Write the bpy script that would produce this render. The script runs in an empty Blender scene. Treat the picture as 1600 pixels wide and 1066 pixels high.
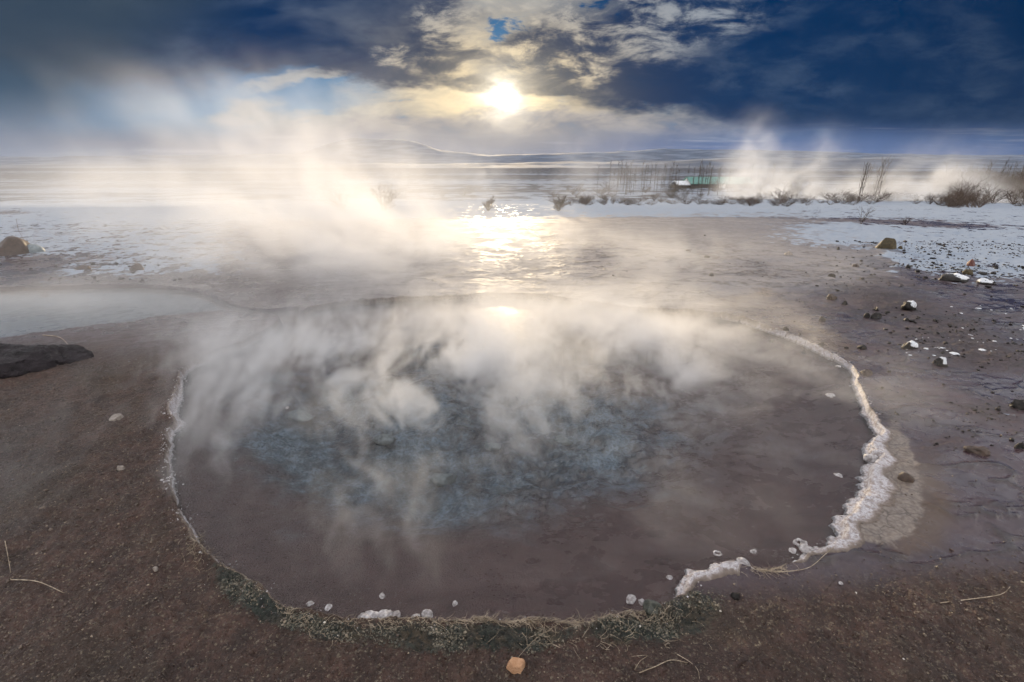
import bpy, bmesh, math, random
import numpy as np
from mathutils import Vector
from math import radians as R, tan, cos, sin

C = bpy.context.scene.collection
S = bpy.context.scene
PITCH = R(20.2); F = 755.0; CAMZ = 1.6
# ------------------------------------------------------------------ camera
cam = bpy.data.objects.new('camera', bpy.data.cameras.new('camera')); C.objects.link(cam)
cam.data.sensor_width = 36; cam.data.lens = F/1600*36
cam.location = (0, 0, CAMZ); cam.rotation_euler = (math.pi/2-PITCH, 0, 0)
cam.data.clip_start = .05; cam.data.clip_end = 60000
S.camera = cam
# ------------------------------------------------------------------ render settings
S.view_settings.view_transform = 'Standard'; S.view_settings.look = 'None'
S.view_settings.exposure = 0.85; S.view_settings.gamma = 1
S.cycles.volume_bounces = 5; S.cycles.max_bounces = 8; S.cycles.transparent_max_bounces = 8
S.cycles.use_denoising = True; S.cycles.volume_step_rate = 2.5
S.cycles.use_adaptive_sampling = True; S.cycles.adaptive_threshold = .04; S.cycles.adaptive_min_samples = 16
S.cycles.sample_clamp_indirect = 4.0

def ray(px, py):                       # direction of a point of the picture, in the world
    X = (px-800)/F; Y = -(py-533)/F
    return Vector((X, cos(PITCH)+Y*sin(PITCH), -sin(PITCH)+Y*cos(PITCH)))
# ------------------------------------------------------------------ node helper
class N:
    """tiny expression builder: N(tree, socket) with + - * / and functions"""
    def __init__(s, t, k): s.t = t; s.k = k
    def _m(s, op, *a):
        n = s.t.nodes.new('ShaderNodeMath'); n.operation = op
        for i, v in enumerate((s,)+a):
            if isinstance(v, N): s.t.links.new(v.k, n.inputs[i])
            else: n.inputs[i].default_value = float(v)
        return N(s.t, n.outputs[0])
    def __add__(s, o): return s._m('ADD', o)
    __radd__ = __add__
    def __mul__(s, o): return s._m('MULTIPLY', o)
    __rmul__ = __mul__
    def __sub__(s, o): return s._m('SUBTRACT', o)
    def __rsub__(s, o): return (s*-1)+o
    def __truediv__(s, o): return s._m('DIVIDE', o)
    def __pow__(s, o): return s._m('POWER', o)
    def max(s, o): return s._m('MAXIMUM', o)
    def min(s, o): return s._m('MINIMUM', o)
    def abs(s): return s._m('ABSOLUTE')
    def exp(s): return s._m('EXPONENT')
    def sqrt(s): return s._m('SQRT')
    def ss(s, a, b, lo=0., hi=1.):        # smoothstep, a may exceed b
        n = s.t.nodes.new('ShaderNodeMapRange'); n.interpolation_type = 'SMOOTHSTEP'
        s.t.links.new(s.k, n.inputs[0])
        if a > b: a, b, lo, hi = b, a, hi, lo
        for i, v in zip((1, 2, 3, 4), (a, b, lo, hi)): n.inputs[i].default_value = v
        return N(s.t, n.outputs[0])
def vec(t, x, y, z):
    n = t.nodes.new('ShaderNodeCombineXYZ')
    for i, v in enumerate((x, y, z)):
        if isinstance(v, N): t.links.new(v.k, n.inputs[i])
        else: n.inputs[i].default_value = v
    return N(t, n.outputs[0])
def xyz(v):
    n = v.t.nodes.new('ShaderNodeSeparateXYZ'); v.t.links.new(v.k, n.inputs[0])
    return [N(v.t, n.outputs[i]) for i in range(3)]
def vm(op, a, b=None, sc=None):
    n = a.t.nodes.new('ShaderNodeVectorMath'); n.operation = op; a.t.links.new(a.k, n.inputs[0])
    if b is not None:
        if isinstance(b, N): a.t.links.new(b.k, n.inputs[1])
        else: n.inputs[1].default_value = b
    if sc is not None:
        if isinstance(sc, N): a.t.links.new(sc.k, n.inputs['Scale'])
        else: n.inputs['Scale'].default_value = sc
    return N(a.t, n.outputs['Value'] if op in ('LENGTH', 'DOT_PRODUCT', 'DISTANCE') else n.outputs[0])
def noise(v, scale, det=4, rough=.55, dist=0., col=False, lac=2.):
    n = v.t.nodes.new('ShaderNodeTexNoise'); v.t.links.new(v.k, n.inputs['Vector'])
    n.inputs['Scale'].default_value = scale; n.inputs['Detail'].default_value = det
    n.inputs['Roughness'].default_value = rough; n.inputs['Distortion'].default_value = dist
    n.inputs['Lacunarity'].default_value = lac
    return N(v.t, n.outputs['Color' if col else 0])
def voro(v, scale, feat='F1', out='Distance', rnd=1.):
    n = v.t.nodes.new('ShaderNodeTexVoronoi'); n.feature = feat; v.t.links.new(v.k, n.inputs['Vector'])
    n.inputs['Scale'].default_value = scale; n.inputs['Randomness'].default_value = rnd
    return N(v.t, n.outputs[out])
def mix(f, a, b):
    t = next(q.t for q in (f, a, b) if isinstance(q, N))
    n = t.nodes.new('ShaderNodeMix'); n.data_type = 'RGBA'
    for i, v in ((0, f), (6, a), (7, b)):
        if isinstance(v, N): t.links.new(v.k, n.inputs[i])
        elif i == 0: n.inputs[0].default_value = v
        else: n.inputs[i].default_value = (*v, 1)
    return N(t, n.outputs[2])
def srgb(r, g, b, k=1.):
    return tuple(((c/255/12.92) if c <= 10 else ((c/255+.055)/1.055)**2.4)*k for c in (r, g, b))

# ------------------------------------------------------------------ sun and sky
SUN = ray(782, 150).normalized(); sun_el = math.asin(SUN.z); sun_az = math.atan2(SUN.x, SUN.y)
sl = bpy.data.objects.new('sun', bpy.data.lights.new('sun', 'SUN')); C.objects.link(sl)
sl.data.energy = 3.7; sl.data.angle = R(1.5); sl.data.color = (1, .78, .50)
sl.rotation_euler = (-SUN).to_track_quat('-Z', 'Y').to_euler()

world = bpy.data.worlds.new('World'); S.world = world; world.use_nodes = True
def build_world():
    t = world.node_tree; t.nodes.clear()
    out = t.nodes.new('ShaderNodeOutputWorld'); bg = t.nodes.new('ShaderNodeBackground')
    t.links.new(bg.outputs[0], out.inputs[0])
    sky = t.nodes.new('ShaderNodeTexSky'); sky.sky_type = 'NISHITA'; sky.sun_disc = False
    sky.sun_elevation = sun_el; sky.sun_rotation = sun_az; sky.air_density = 1.2; sky.ozone_density = 3.0; sky.dust_density = .6
    tc = t.nodes.new('ShaderNodeTexCoord'); d = N(t, tc.outputs['Generated'])
    x, y, z = xyz(d)
    yy = y.max(.12)
    u = x/yy; v = z/yy
    q = vec(t, u, v*2.6, 0.)                       # cloud layers seen edge on: wider than high
    w1 = xyz(noise(q, 2.2, 3, .5, col=True)); w2 = xyz(noise(q, 9, 6, .62, col=True))
    uw = u + (w1[0]-.5)*.16 + (w2[0]-.5)*.15
    vw = v + (w1[1]-.5)*.045 + (w2[1]-.5)*.070
    p = vec(t, uw, vw, 0.)
    def uv(px, py):
        r = ray(px, py); return r.x/r.y, r.z/r.y
    def blob(px, py, rx, ry, soft=.5, rot=0., src=None):  # cloud positions and sizes taken from image pixels, converted to sky directions
        cu, cv = uv(px, py); a = rx/F/1.1; b = ry/F/1.05
        e = vm('SUBTRACT', src or p, (cu, cv, 0))
        if rot:
            n = t.nodes.new('ShaderNodeVectorRotate'); n.rotation_type = 'Z_AXIS'; n.inputs['Angle'].default_value = R(rot)
            t.links.new(e.k, n.inputs[0]); e = N(t, n.outputs[0])
        e = vm('MULTIPLY', e, (1/a, 1/b, 0))
        return vm('LENGTH', e).ss(1+soft/2, 1-soft/2)
    fine = noise(q, 9.5, 9, .66, .35); big = noise(q, 4.2, 5, .55, .3)
    # clear air behind the clouds: Nishita, deepened
    base = N(t, sky.outputs[0])
    bs = vm('MULTIPLY', base, (.012, .036, .062))
    blue = mix(v.ss(.06, .28), srgb(52, 134, 190), srgb(0, 80, 142))
    col = mix(.72, bs, blue)
    sund = vm('LENGTH', vm('MULTIPLY', vm('SUBTRACT', vec(t, u, v, 0.), (SUN.x/SUN.y, SUN.z/SUN.y, 0)), (1., 1.9, 0)))
    glow = (sund*-4.2).exp(); glow2 = (sund*-13.).exp()
    # colour a lit cloud takes, warmer and brighter near the sun
    lit = mix(glow.ss(.05, .75), srgb(150, 160, 172), srgb(246, 222, 178))
    shade = mix(glow.ss(.16, .9), srgb(0, 42, 84), srgb(78, 86, 94))
    shade = mix(big.ss(.35, .68)*fine.ss(.35, .6)*.55, shade, mix(glow.ss(.1, .6), srgb(48, 72, 104), srgb(118, 120, 122)))
    def layer(c, cc, m): return mix(m, c, cc)
    br = fine.ss(.36, .62)
    # bright thin cloud belt
    m = blob(740, 50, 165, 105, .6).max(blob(850, 8, 110, 30, .6)).max(blob(815, 155, 260, 56, .6)).max(blob(520, 200, 130, 26, .6)).max(blob(520, 116, 110, 10, .8, -8)).max(blob(620, 185, 90, 30, .7)).max(blob(940, 55, 110, 45, .8)).max(blob(400, 175, 60, 22, .8)).max(blob(1090, 190, 150, 22, .9))
    col = layer(col, mix(br, mix(.5, lit, srgb(120, 130, 140)), lit), m*fine.ss(.33, .43))
    # blue windows that stay open
    # dark decks
    m = blob(430, 12, 280, 78, .25).max(blob(600, 80, 120, 42, .35)).max(blob(700, 108, 110, 22, .5)).max(blob(200, 20, 260, 90, .5))
    col = layer(col, mix(big.ss(.40, .75), shade, mix(.22, shade, lit)), m*.98)
    m2 = blob(1330, 40, 400, 150, .35).max(blob(1060, 110, 200, 55, .5)).max(blob(900, 82, 110, 44, .5)).max(blob(880, 130, 130, 14, .6)).max(blob(1500, 90, 420, 120, .4))
    col = layer(col, mix((fine*.45+big*.55).ss(.46, .70)*glow.ss(.05, .5, .25, 1.), shade, mix(.36, shade, lit)), m2*.98)
    # lit scraps in front of the right deck
    m = blob(1000, 38, 120, 46, .9).max(blob(905, 112, 70, 14, .8)).max(blob(1010, 20, 150, 40, .8)).max(blob(930, 70, 50, 26, .8)).max(blob(700, 60, 60, 50, .8)).max(blob(800, 52, 60, 46, .8)).max(blob(610, 90, 26, 16, .8))
    col = layer(col, mix(br, shade, lit), m*fine.ss(.40, .60)*.85)
    # grey-mauve bank under the sun
    m = blob(800, 216, 330, 34, .6).max(blob(860, 192, 190, 22, .6)).max(blob(640, 210, 100, 26, .6))
    col = layer(col, mix(br, srgb(128, 130, 142), srgb(176, 170, 166)), m*.85)
    # low pale band along the horizon
    hz = mix(u.ss(-.9, .9), srgb(112, 118, 136), srgb(88, 110, 156)); hz = mix(glow.ss(.1, .6), hz, srgb(160, 156, 158))
    streak = noise(vec(t, u*1.2, v*26., 0.), 3., 4, .6).ss(.52, .72)
    hz = mix(streak*.35, hz, srgb(205, 205, 208))
    col = mix((v + (big-.5)*.03).ss(.085, .028), col, hz)
    # grey steam veil at the left, painted into the sky as cloud
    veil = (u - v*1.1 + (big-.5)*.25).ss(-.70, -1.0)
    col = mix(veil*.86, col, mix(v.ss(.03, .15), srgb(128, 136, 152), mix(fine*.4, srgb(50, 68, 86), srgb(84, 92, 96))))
    # darker to the far right and top
    sc = (glow*2.3+1.)*1.
    col = vm('SCALE', col, sc=u.ss(.35, 1.1, 1., .72))
    # glare of the veiled sun on the thin cloud
    core = vm('LENGTH', vm('MULTIPLY', vm('SUBTRACT', vm('ADD', vm('SCALE', vec(t, u, v, 0.), sc=.45), vm('SCALE', p, sc=.55)), (SUN.x/SUN.y, SUN.z/SUN.y, 0)), (1., 1.2, 0))); core = (core*core*(-1/.021**2)).exp()+(core*core*(-1/.06**2)).exp()*.10
    g = vm('SCALE', vec(t, 1., .80, .50), sc=glow2*.55)
    col = vm('ADD', col, g)
    col = vm('ADD', col, vm('SCALE', vec(t, 3., 2.7, 2.2), sc=core*1.9*fine.ss(.28, .55, .45, 1.)))
    # the sky overhead and behind: broken bright overcast
    over = mix(noise(d, 2.5, 5, .6).ss(.35, .7), (.42, .45, .52), (.96, .90, .82))
    front = v.ss(.62, .34)*y.ss(.15, .45)
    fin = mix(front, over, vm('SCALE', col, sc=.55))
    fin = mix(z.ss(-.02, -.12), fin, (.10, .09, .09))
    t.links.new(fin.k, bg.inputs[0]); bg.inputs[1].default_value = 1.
build_world()
world.cycles.sampling_method = 'MANUAL'; world.cycles.sample_map_resolution = 1024
# ------------------------------------------------------------------ numpy noise
def _h(i, j, s):
    n = (i.astype(np.int64)*374761393 + j.astype(np.int64)*668265263 + s*1442695041) & 0x7fffffff
    n = ((n ^ (n >> 13))*1274126177) & 0x7fffffff
    return ((n ^ (n >> 16)) & 0xffff)/65535.
def vn(x, y, s=0):
    i = np.floor(x); j = np.floor(y); fx = x-i; fy = y-j
    fx = fx*fx*(3-2*fx); fy = fy*fy*(3-2*fy)
    i = i.astype(np.int64); j = j.astype(np.int64)
    return (_h(i, j, s)*(1-fx)+_h(i+1, j, s)*fx)*(1-fy)+(_h(i, j+1, s)*(1-fx)+_h(i+1, j+1, s)*fx)*fy
def fbm(x, y, s=0, o=4, g=.5):
    x = np.asarray(x, float); y = np.asarray(y, float)
    a = 1.; r = 0; t = 0
    for k in range(o):
        r = r+a*(vn(x, y, s+k*17)*2-1); t += a; a *= g
        x, y = x*1.63+y*1.21+7.3, -x*1.21+y*1.63+3.1
    return r/t
def sst(a, b, x):
    t = np.clip((x-a)/(b-a), 0, 1); return t*t*(3-2*t)
# ------------------------------------------------------------------ ground layout, traced from image pixels
def G(px, py, z=0.):                   # where a line of sight meets height z
    r = ray(px, py); k = (z-CAMZ)/r.z
    return Vector((r.x*k, r.y*k, z))
PK = ([0, 14, 20, 40, 80, 150, 300, 600, 1500, 3000, 9000], [0, 0, -.12, -1.4, -3.6, -6.4, -8.7, -11, -12.5, -13, -13])
def zt(x, y):                          # large-scale height of the land
    x = np.asarray(x, float); y = np.asarray(y, float)
    yy = y*1.0
    b = np.interp(yy, PK[0], PK[1])
    r = np.sqrt(x*x+y*y)
    b = b + sst(15, 60, r)*.25*fbm(x/14, y/14, 5, 3) + sst(80, 400, r)*1.0*fbm(x/90, y/90, 6, 3)
    return b
WATER = -.028
pool_px = [(472,489),(500,481),(560,473),(640,466),(720,463),(780,461),(850,465),(920,473),(960,478),(1010,484),(1060,487),(1110,491),(1150,497),(1190,510),(1230,524),(1270,541),(1310,560),(1335,577),(1342,600),(1352,625),(1366,655),(1377,676),(1364,688),(1364,703),(1378,714),(1362,733),(1361,752),(1350,775),(1335,793),(1316,812),(1320,832),(1298,853),(1265,862),(1240,873),(1200,888),(1170,880),(1150,878),(1125,880),(1110,890),(1090,890),(1075,900),(1068,918),(1055,935),(1030,945),(1000,950),(960,962),(900,968),(850,962),(780,968),(720,968),(660,966),(600,967),(550,968),(500,955),(455,948),(425,935),(400,918),(375,897),(345,884),(322,858),(300,825),(280,790),(268,765),(263,735),(262,700),(264,672),(275,660),(268,640),(276,620),(279,600),(290,575),(320,560),(345,548),(370,541),(400,527),(425,513),(437,500),(432,494)]
left_px = [(400,489),(345,483),(300,486),(255,492),(200,503),(140,511),(90,519),(45,524),(0,529),(-90,540),(-240,552),(-420,540),(-500,500),(-350,462),(-150,455),(0,452),(90,450),(150,448),(200,447),(260,449),(310,455),(335,464),(360,474),(385,480),(425,484),(450,481),(466,482)]
def smooth(pts, closed=True, step=.02, rough=.010, seed=1):
    P = [Vector(p[:2]) for p in pts]; n = len(P); out = []
    for i in range(n if closed else n-1):
        p0, p1, p2, p3 = P[(i-1) % n] if closed or i else P[0], P[i], P[(i+1) % n], P[(i+2) % n] if closed or i+2 < n else P[-1]
        m = max(2, int((p2-p1).length/step))
        for k in range(m):
            t = k/m
            out.append(.5*((2*p1)+(p2-p0)*t+(2*p0-5*p1+4*p2-p3)*t*t+(3*p1-p0-3*p2+p3)*t**3))
    a = np.array([(v.x, v.y) for v in out])
    d = np.stack([fbm(a[:, 0]*9, a[:, 1]*9, seed, 4, .6), fbm(a[:, 0]*9, a[:, 1]*9, seed+50, 4, .6)], 1)
    return a+d*rough*2
shore = smooth([G(x, y) for x, y in pool_px+left_px], True, .02, .012)
def seg_dist(x, y, poly, closed=True):
    """distance to a polyline and inside test, for arrays"""
    A = poly; B = np.roll(poly, -1, 0)
    if not closed: A = A[:-1]; B = B[:-1]
    best = np.full(x.shape, 1e9); idx = np.zeros(x.shape, int); ins = np.zeros(x.shape, bool)
    for i in range(len(A)):
        ax, ay = A[i]; bx, by = B[i]; dx = bx-ax; dy = by-ay; L = dx*dx+dy*dy+1e-12
        t = np.clip(((x-ax)*dx+(y-ay)*dy)/L, 0, 1)
        d = (x-ax-t*dx)**2+(y-ay-t*dy)**2
        m = d < best; best[m] = d[m]; idx[m] = i
        if ay != by:
            c = ((ay > y) != (by > y)) & (x < dx*(y-ay)/dy+ax); ins ^= c
    return np.sqrt(best), ins, idx
def shore_sd(x, y):
    """signed distance to the shoreline, negative over water (a coarse line far away, the fine one near it)"""
    out = np.full(x.shape, 9.)
    box = (x > shore[:, 0].min()-.8) & (x < shore[:, 0].max()+.8) & (y > shore[:, 1].min()-.8) & (y < shore[:, 1].max()+.8)
    xi, yi = x[box], y[box]
    d, ins, _ = seg_dist(xi, yi, shore[::6])
    near = d < .12
    s = np.where(ins, -d, d)
    d2 = np.full(near.sum(), 1e9); i2 = np.zeros(near.sum(), bool)
    xs, ys = xi[near], yi[near]
    d2, i2, _ = seg_dist(xs, ys, shore)
    s[near] = np.where(i2, -d2, d2)
    out[box] = s
    return out
def topx(x, y, z=0.):                  # world point to image pixels; ground masks are placed by these pixels
    dz = z-CAMZ
    w = y*cos(PITCH)-dz*sin(PITCH); w = np.maximum(w, .05)
    return 800+F*x/w, 533-F*(y*sin(PITCH)+dz*cos(PITCH))/w
def el(px, py, cx, cy, rx, ry, rot=0.):
    c, s = cos(R(rot)), sin(R(rot)); dx, dy = px-cx, py-cy
    q = ((dx*c+dy*s)/rx)**2+((-dx*s+dy*c)/ry)**2
    return np.exp(-q*.9)

def fields(x, y):
    """height and surface kinds of the ground at x, y"""
    r = np.sqrt(x*x+y*y)
    px, py = topx(x, np.maximum(y, .02), 0)
    px = px + 26*fbm(x*2.2, y*2.2, 31, 4); py = py + 10*fbm(x*2.2, y*2.2, 32, 4)*np.clip(4/np.maximum(r, 1), .1, 1)
    front = y > .05
    sd = shore_sd(x, y)
    near = sst(14, 9, r)
    z = zt(x, y)
    K = {}
    # kinds
    gravel = sst(560, 640, py+.28*(330-px)*(px < 330)*0+60*(px < 500))*sst(1000, 420, px) + sst(880, 960, py+.10*(px-1200))
    gravel = np.clip(gravel, 0, 1)*front
    gravel = np.maximum(gravel, sst(1.6, .9, y))
    rightmud = sst(1050, 1250, px)*(1-gravel)
    patch = el(px, py, 1470, 520, 90, 34, 12)+el(px, py, 1380, 470, 60, 16, 8)+el(px, py, 1560, 560, 80, 18)+el(px, py, 1470, 700, 60, 14, -20)*.6+el(px, py, 1560, 650, 60, 12, 15)*.7
    patch = np.clip(patch, 0, 1)*near
    wet = np.clip(1-gravel*1.1, 0, 1)*(1-.75*patch)
    snow = sst(345, 331, py+.02*(px-900))*sst(8, 14, y)
    snow = np.maximum(snow, sst(1330, 1420, px+.9*(400-py))*sst(452-0, 418, py-.06*(px-1500))*sst(3, 6, y))
    snow = np.maximum(snow, sst(1120, 1330, px)*sst(396, 378, py)*sst(6, 9, y))
    snow = np.maximum(snow, .78*sst(470, 300, px)*sst(451, 425, py)*sst(4, 6, y))
    snow = np.maximum(snow, .45*sst(700, 500, px)*sst(400, 350, py)*sst(6, 10, y))
    snow = np.where(y > 16, np.maximum(snow, .8), snow)*.84
    dark = el(px, py, 60, 411, 90, 9, -3)+el(px, py, 20, 428, 60, 9)+.9*el(px, py, 1330, 344, 130, 3.6)+el(px, py, 1470, 352, 120, 4.6, 2)+.7*el(px, py, 0, 330, 40, 5)+.5*el(px, py, 330, 440, 60, 14)
    snow = snow*(1-np.clip(dark, 0, 1)*.9)
    # valley bands beyond the terrace
    band = fbm(x/60, y/16, 41, 4); band2 = fbm(x/260, y/70, 43, 4)
    vs = np.where(y < 240, .50+.5*band, .42+.7*band2)
    vs = np.where(y > 700, .30+.6*fbm(x/900, y/260, 44, 4), vs)
    strip = sst(235, 262, y)*sst(345, 300, y)*sst(-140, -60, x)*sst(150, 120, x)  # river's bright reflection, painted as a white strip of snow
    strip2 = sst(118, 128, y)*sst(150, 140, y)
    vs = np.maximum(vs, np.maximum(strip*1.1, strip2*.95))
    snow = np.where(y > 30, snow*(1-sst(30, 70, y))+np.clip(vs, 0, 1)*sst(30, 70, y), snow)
    # mineral crust stain right of the pool and smaller ones
    sinter = el(px, py, 1392, 770, 40, 68, 14)*1.5+el(px, py, 1350, 815, 60, 22, -12)*1.3+el(px, py, 1400, 700, 22, 40)*1.1+.7*el(px, py, 1150, 470, 60, 14, -8)+.5*el(px, py, 1205, 460, 22, 12)
    rust = el(px, py, 1420, 790, 62, 80, 10)+.9*el(px, py, 1300, 530, 62, 20, 22)+.6*el(px, py, 1440, 400, 90, 14, 6)+.5*el(px, py, 1060, 910, 30, 16)+.3*el(px, py, 1330, 600, 30, 40)
    algae = el(px, py, 350, 905, 34, 24, 40)+el(px, py, 405, 940, 50, 22, 30)+el(px, py, 480, 975, 60, 14, 12)+el(px, py, 560, 990, 80, 16)+.9*el(px, py, 700, 1005, 120, 20)+el(px, py, 800, 1000, 120, 22)+el(px, py, 930, 988, 90, 16, -6)+el(px, py, 1020, 985, 80, 24, -12)+1.*el(px, py, 1090, 950, 50, 28, -15)+.5*el(px, py, 1370, 870, 50, 16)
    algae = np.clip(algae*(.75+.9*fbm(x*4, y*4, 35, 3)), 0, 1)*sst(.30, .02, sd)*(sd > -.06)
    # basin
    depth = .05+.10*sst(0, -.35, sd)+.10*sst(-.3, -1.2, sd)
    hole = np.clip(1.05*el(px, py, 700, 660, 290, 90)+.55*el(px, py, 930, 610, 190, 62)+.8*el(px, py, 520, 620, 170, 70)+.5*el(px, py, 760, 530, 260, 50), 0, 1.05)
    depth = depth+.16*hole
    depth = np.where(py < 520, np.minimum(depth, .16+0*depth), depth)
    lump = fbm(x*2.3, y*2.3, 61, 4, .55)
    depth = depth*(1+.12*lump)+.09*hole*fbm(x*4, y*4, 62, 5, .6)
    # ground relief
    gz = .035*fbm(x*.9, y*.9, 3, 3)*near
    gz += near*gravel*(.018*fbm(x*5, y*5, 11, 4)+.013*np.abs(fbm(x*20, y*20, 12, 3, .6))+.008*fbm(x*60, y*60, 13, 2, .7)-.022*sst(.28, .5, fbm(x*3.2, y*3.2, 26, 2)))
    # wind- and water-laid ridges across the mud
    rid = 1-np.abs(fbm(x*4+y*2.0, y*7-x*2.5, 21, 4, .55))*4; rid = np.clip(rid, 0, 1)**2; cr2 = np.clip(1-np.abs(fbm(x*3.4+3, y*5.2, 24, 5, .65))*11, 0, 1)**1.3*sst(.0, .3, fbm(x*.8, y*.8, 25, 2)+.15)
    crack = 1-np.abs(fbm(x*1.6, y*3.2, 22, 4, .6))*9; crack = np.clip(np.clip(crack, 0, 1)**1.5+cr2*.8, 0, 1)
    mz = .0022*fbm(x*12, y*12, 14, 3)+.010*fbm(x*2.6, y*4.2, 27, 4)+.008*rid*(.4+patch)+.010*crack
    mz += patch*(.016*np.clip(fbm(x*12, y*18, 15, 4, .6), -.2, 1)+.006*fbm(x*40, y*40, 16, 2))
    gz += near*(1-gravel)*mz
    sm = sst(.25, .55, snow)
    gz += sm*sst(4, 8, r)*(.03*fbm(x*1.4, y*1.4, 17, 4, .6)+.018)*(r < 40)
    rub = snow*sst(4, 6, r)*sst(22, 14, r)
    gz += rub*.03*np.clip(fbm(x*7, y*7, 18, 3, .6)-.1, 0, 1)
    # raised lip and its step to the water
    lipn = .5+.5*fbm(x*14, y*14, 19, 3)
    wn = sst(700, 900, py)*1.0*(px < 1150)
    lip = np.exp(-np.abs(sd)/.07)*(.012+.022*wn*lipn+.012*algae*lipn)
    gz += lip + algae*(.020*np.abs(fbm(x*26, y*26, 20, 4, .65))+.02*fbm(x*9, y*9, 23, 2))
    # gentle bank: land just above water everywhere
    land = np.maximum(z+gz, -.012+.0*z)
    land = np.where(near > 0, np.where(z+gz < WATER+.012, WATER+.012+.2*np.maximum(z+gz-WATER-.012, -.02), z+gz), z+gz)
    t = sst(.012, -.022, sd)
    zz = np.where(sd < .3, land*(1-t)+(WATER-depth)*t, z+gz)
    under = sst(.004, -.03, sd)
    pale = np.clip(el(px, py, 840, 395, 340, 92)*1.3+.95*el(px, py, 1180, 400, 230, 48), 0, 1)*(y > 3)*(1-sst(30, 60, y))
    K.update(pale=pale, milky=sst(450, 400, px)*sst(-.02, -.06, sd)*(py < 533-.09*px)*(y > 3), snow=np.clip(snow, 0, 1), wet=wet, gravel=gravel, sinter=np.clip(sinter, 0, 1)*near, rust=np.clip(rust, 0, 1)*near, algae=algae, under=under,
             hole=np.clip(hole, 0, 1)*under, patch=patch, crack=np.clip(crack, 0, 1)*near*(1-gravel))
    return zz, K
# ------------------------------------------------------------------ mesh helpers
def mesh_obj(name, v, f, mat=None, parent=None, smooth_=True):
    me = bpy.data.meshes.new(name)
    v = np.asarray(v, np.float32); 
    if isinstance(f, np.ndarray):
        nf, k = f.shape
        me.vertices.add(len(v)); me.vertices.foreach_set('co', v.ravel())
        me.loops.add(nf*k); me.loops.foreach_set('vertex_index', f.astype(np.int32).ravel())
        me.polygons.add(nf); me.polygons.foreach_set('loop_start', np.arange(0, nf*k, k, dtype=np.int32))
        me.update(calc_edges=True)
    else:
        me.from_pydata(v.tolist(), [], f); me.update()
    me.polygons.foreach_set('use_smooth', np.full(len(me.polygons), smooth_)); me.update()
    o = bpy.data.objects.new(name, me); C.objects.link(o)
    if mat: me.materials.append(mat)
    if parent: o.parent = parent
    return o
def attr(o, name, a):
    at = o.data.attributes.new(name, 'FLOAT', 'POINT'); at.data.foreach_set('value', np.asarray(a, np.float32))
def tag(o, label=None, cat=None, group=None, kind=None):
    if label: o['label'] = label
    if cat: o['category'] = cat
    if group: o['group'] = group
    if kind: o['kind'] = kind
    return o
def empty(name, loc, rz=0.):
    o = bpy.data.objects.new(name, None); C.objects.link(o); o.location = loc; o.rotation_euler.z = rz; o.empty_display_size = .1
    return o
def material(name):
    m = bpy.data.materials.new(name); m.use_nodes = True; t = m.node_tree; t.nodes.clear()
    out = t.nodes.new('ShaderNodeOutputMaterial'); return m, t, out
def A(t, name):
    n = t.nodes.new('ShaderNodeAttribute'); n.attribute_name = name; return N(t, n.outputs['Fac'])
def principled(t, out, col, rough, bump=None, bstr=.5, bdist=.01, spec=.5, coat=None):
    b = t.nodes.new('ShaderNodeBsdfPrincipled')
    for s, v in (('Base Color', col), ('Roughness', rough), ('Specular IOR Level', spec)):
        if isinstance(v, N): t.links.new(v.k, b.inputs[s])
        elif s == 'Base Color': b.inputs[s].default_value = (*v, 1)
        else: b.inputs[s].default_value = v
    if bump is not None:
        n = t.nodes.new('ShaderNodeBump'); n.inputs['Strength'].default_value = bstr
        if isinstance(bdist, N): t.links.new(bdist.k, n.inputs['Distance'])
        else: n.inputs['Distance'].default_value = bdist
        t.links.new(bump.k, n.inputs['Height']); t.links.new(n.outputs[0], b.inputs['Normal'])
    t.links.new(b.outputs[0], out.inputs[0]); return b
def pos(t): return N(t, t.nodes.new('ShaderNodeNewGeometry').outputs['Position'])
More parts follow.
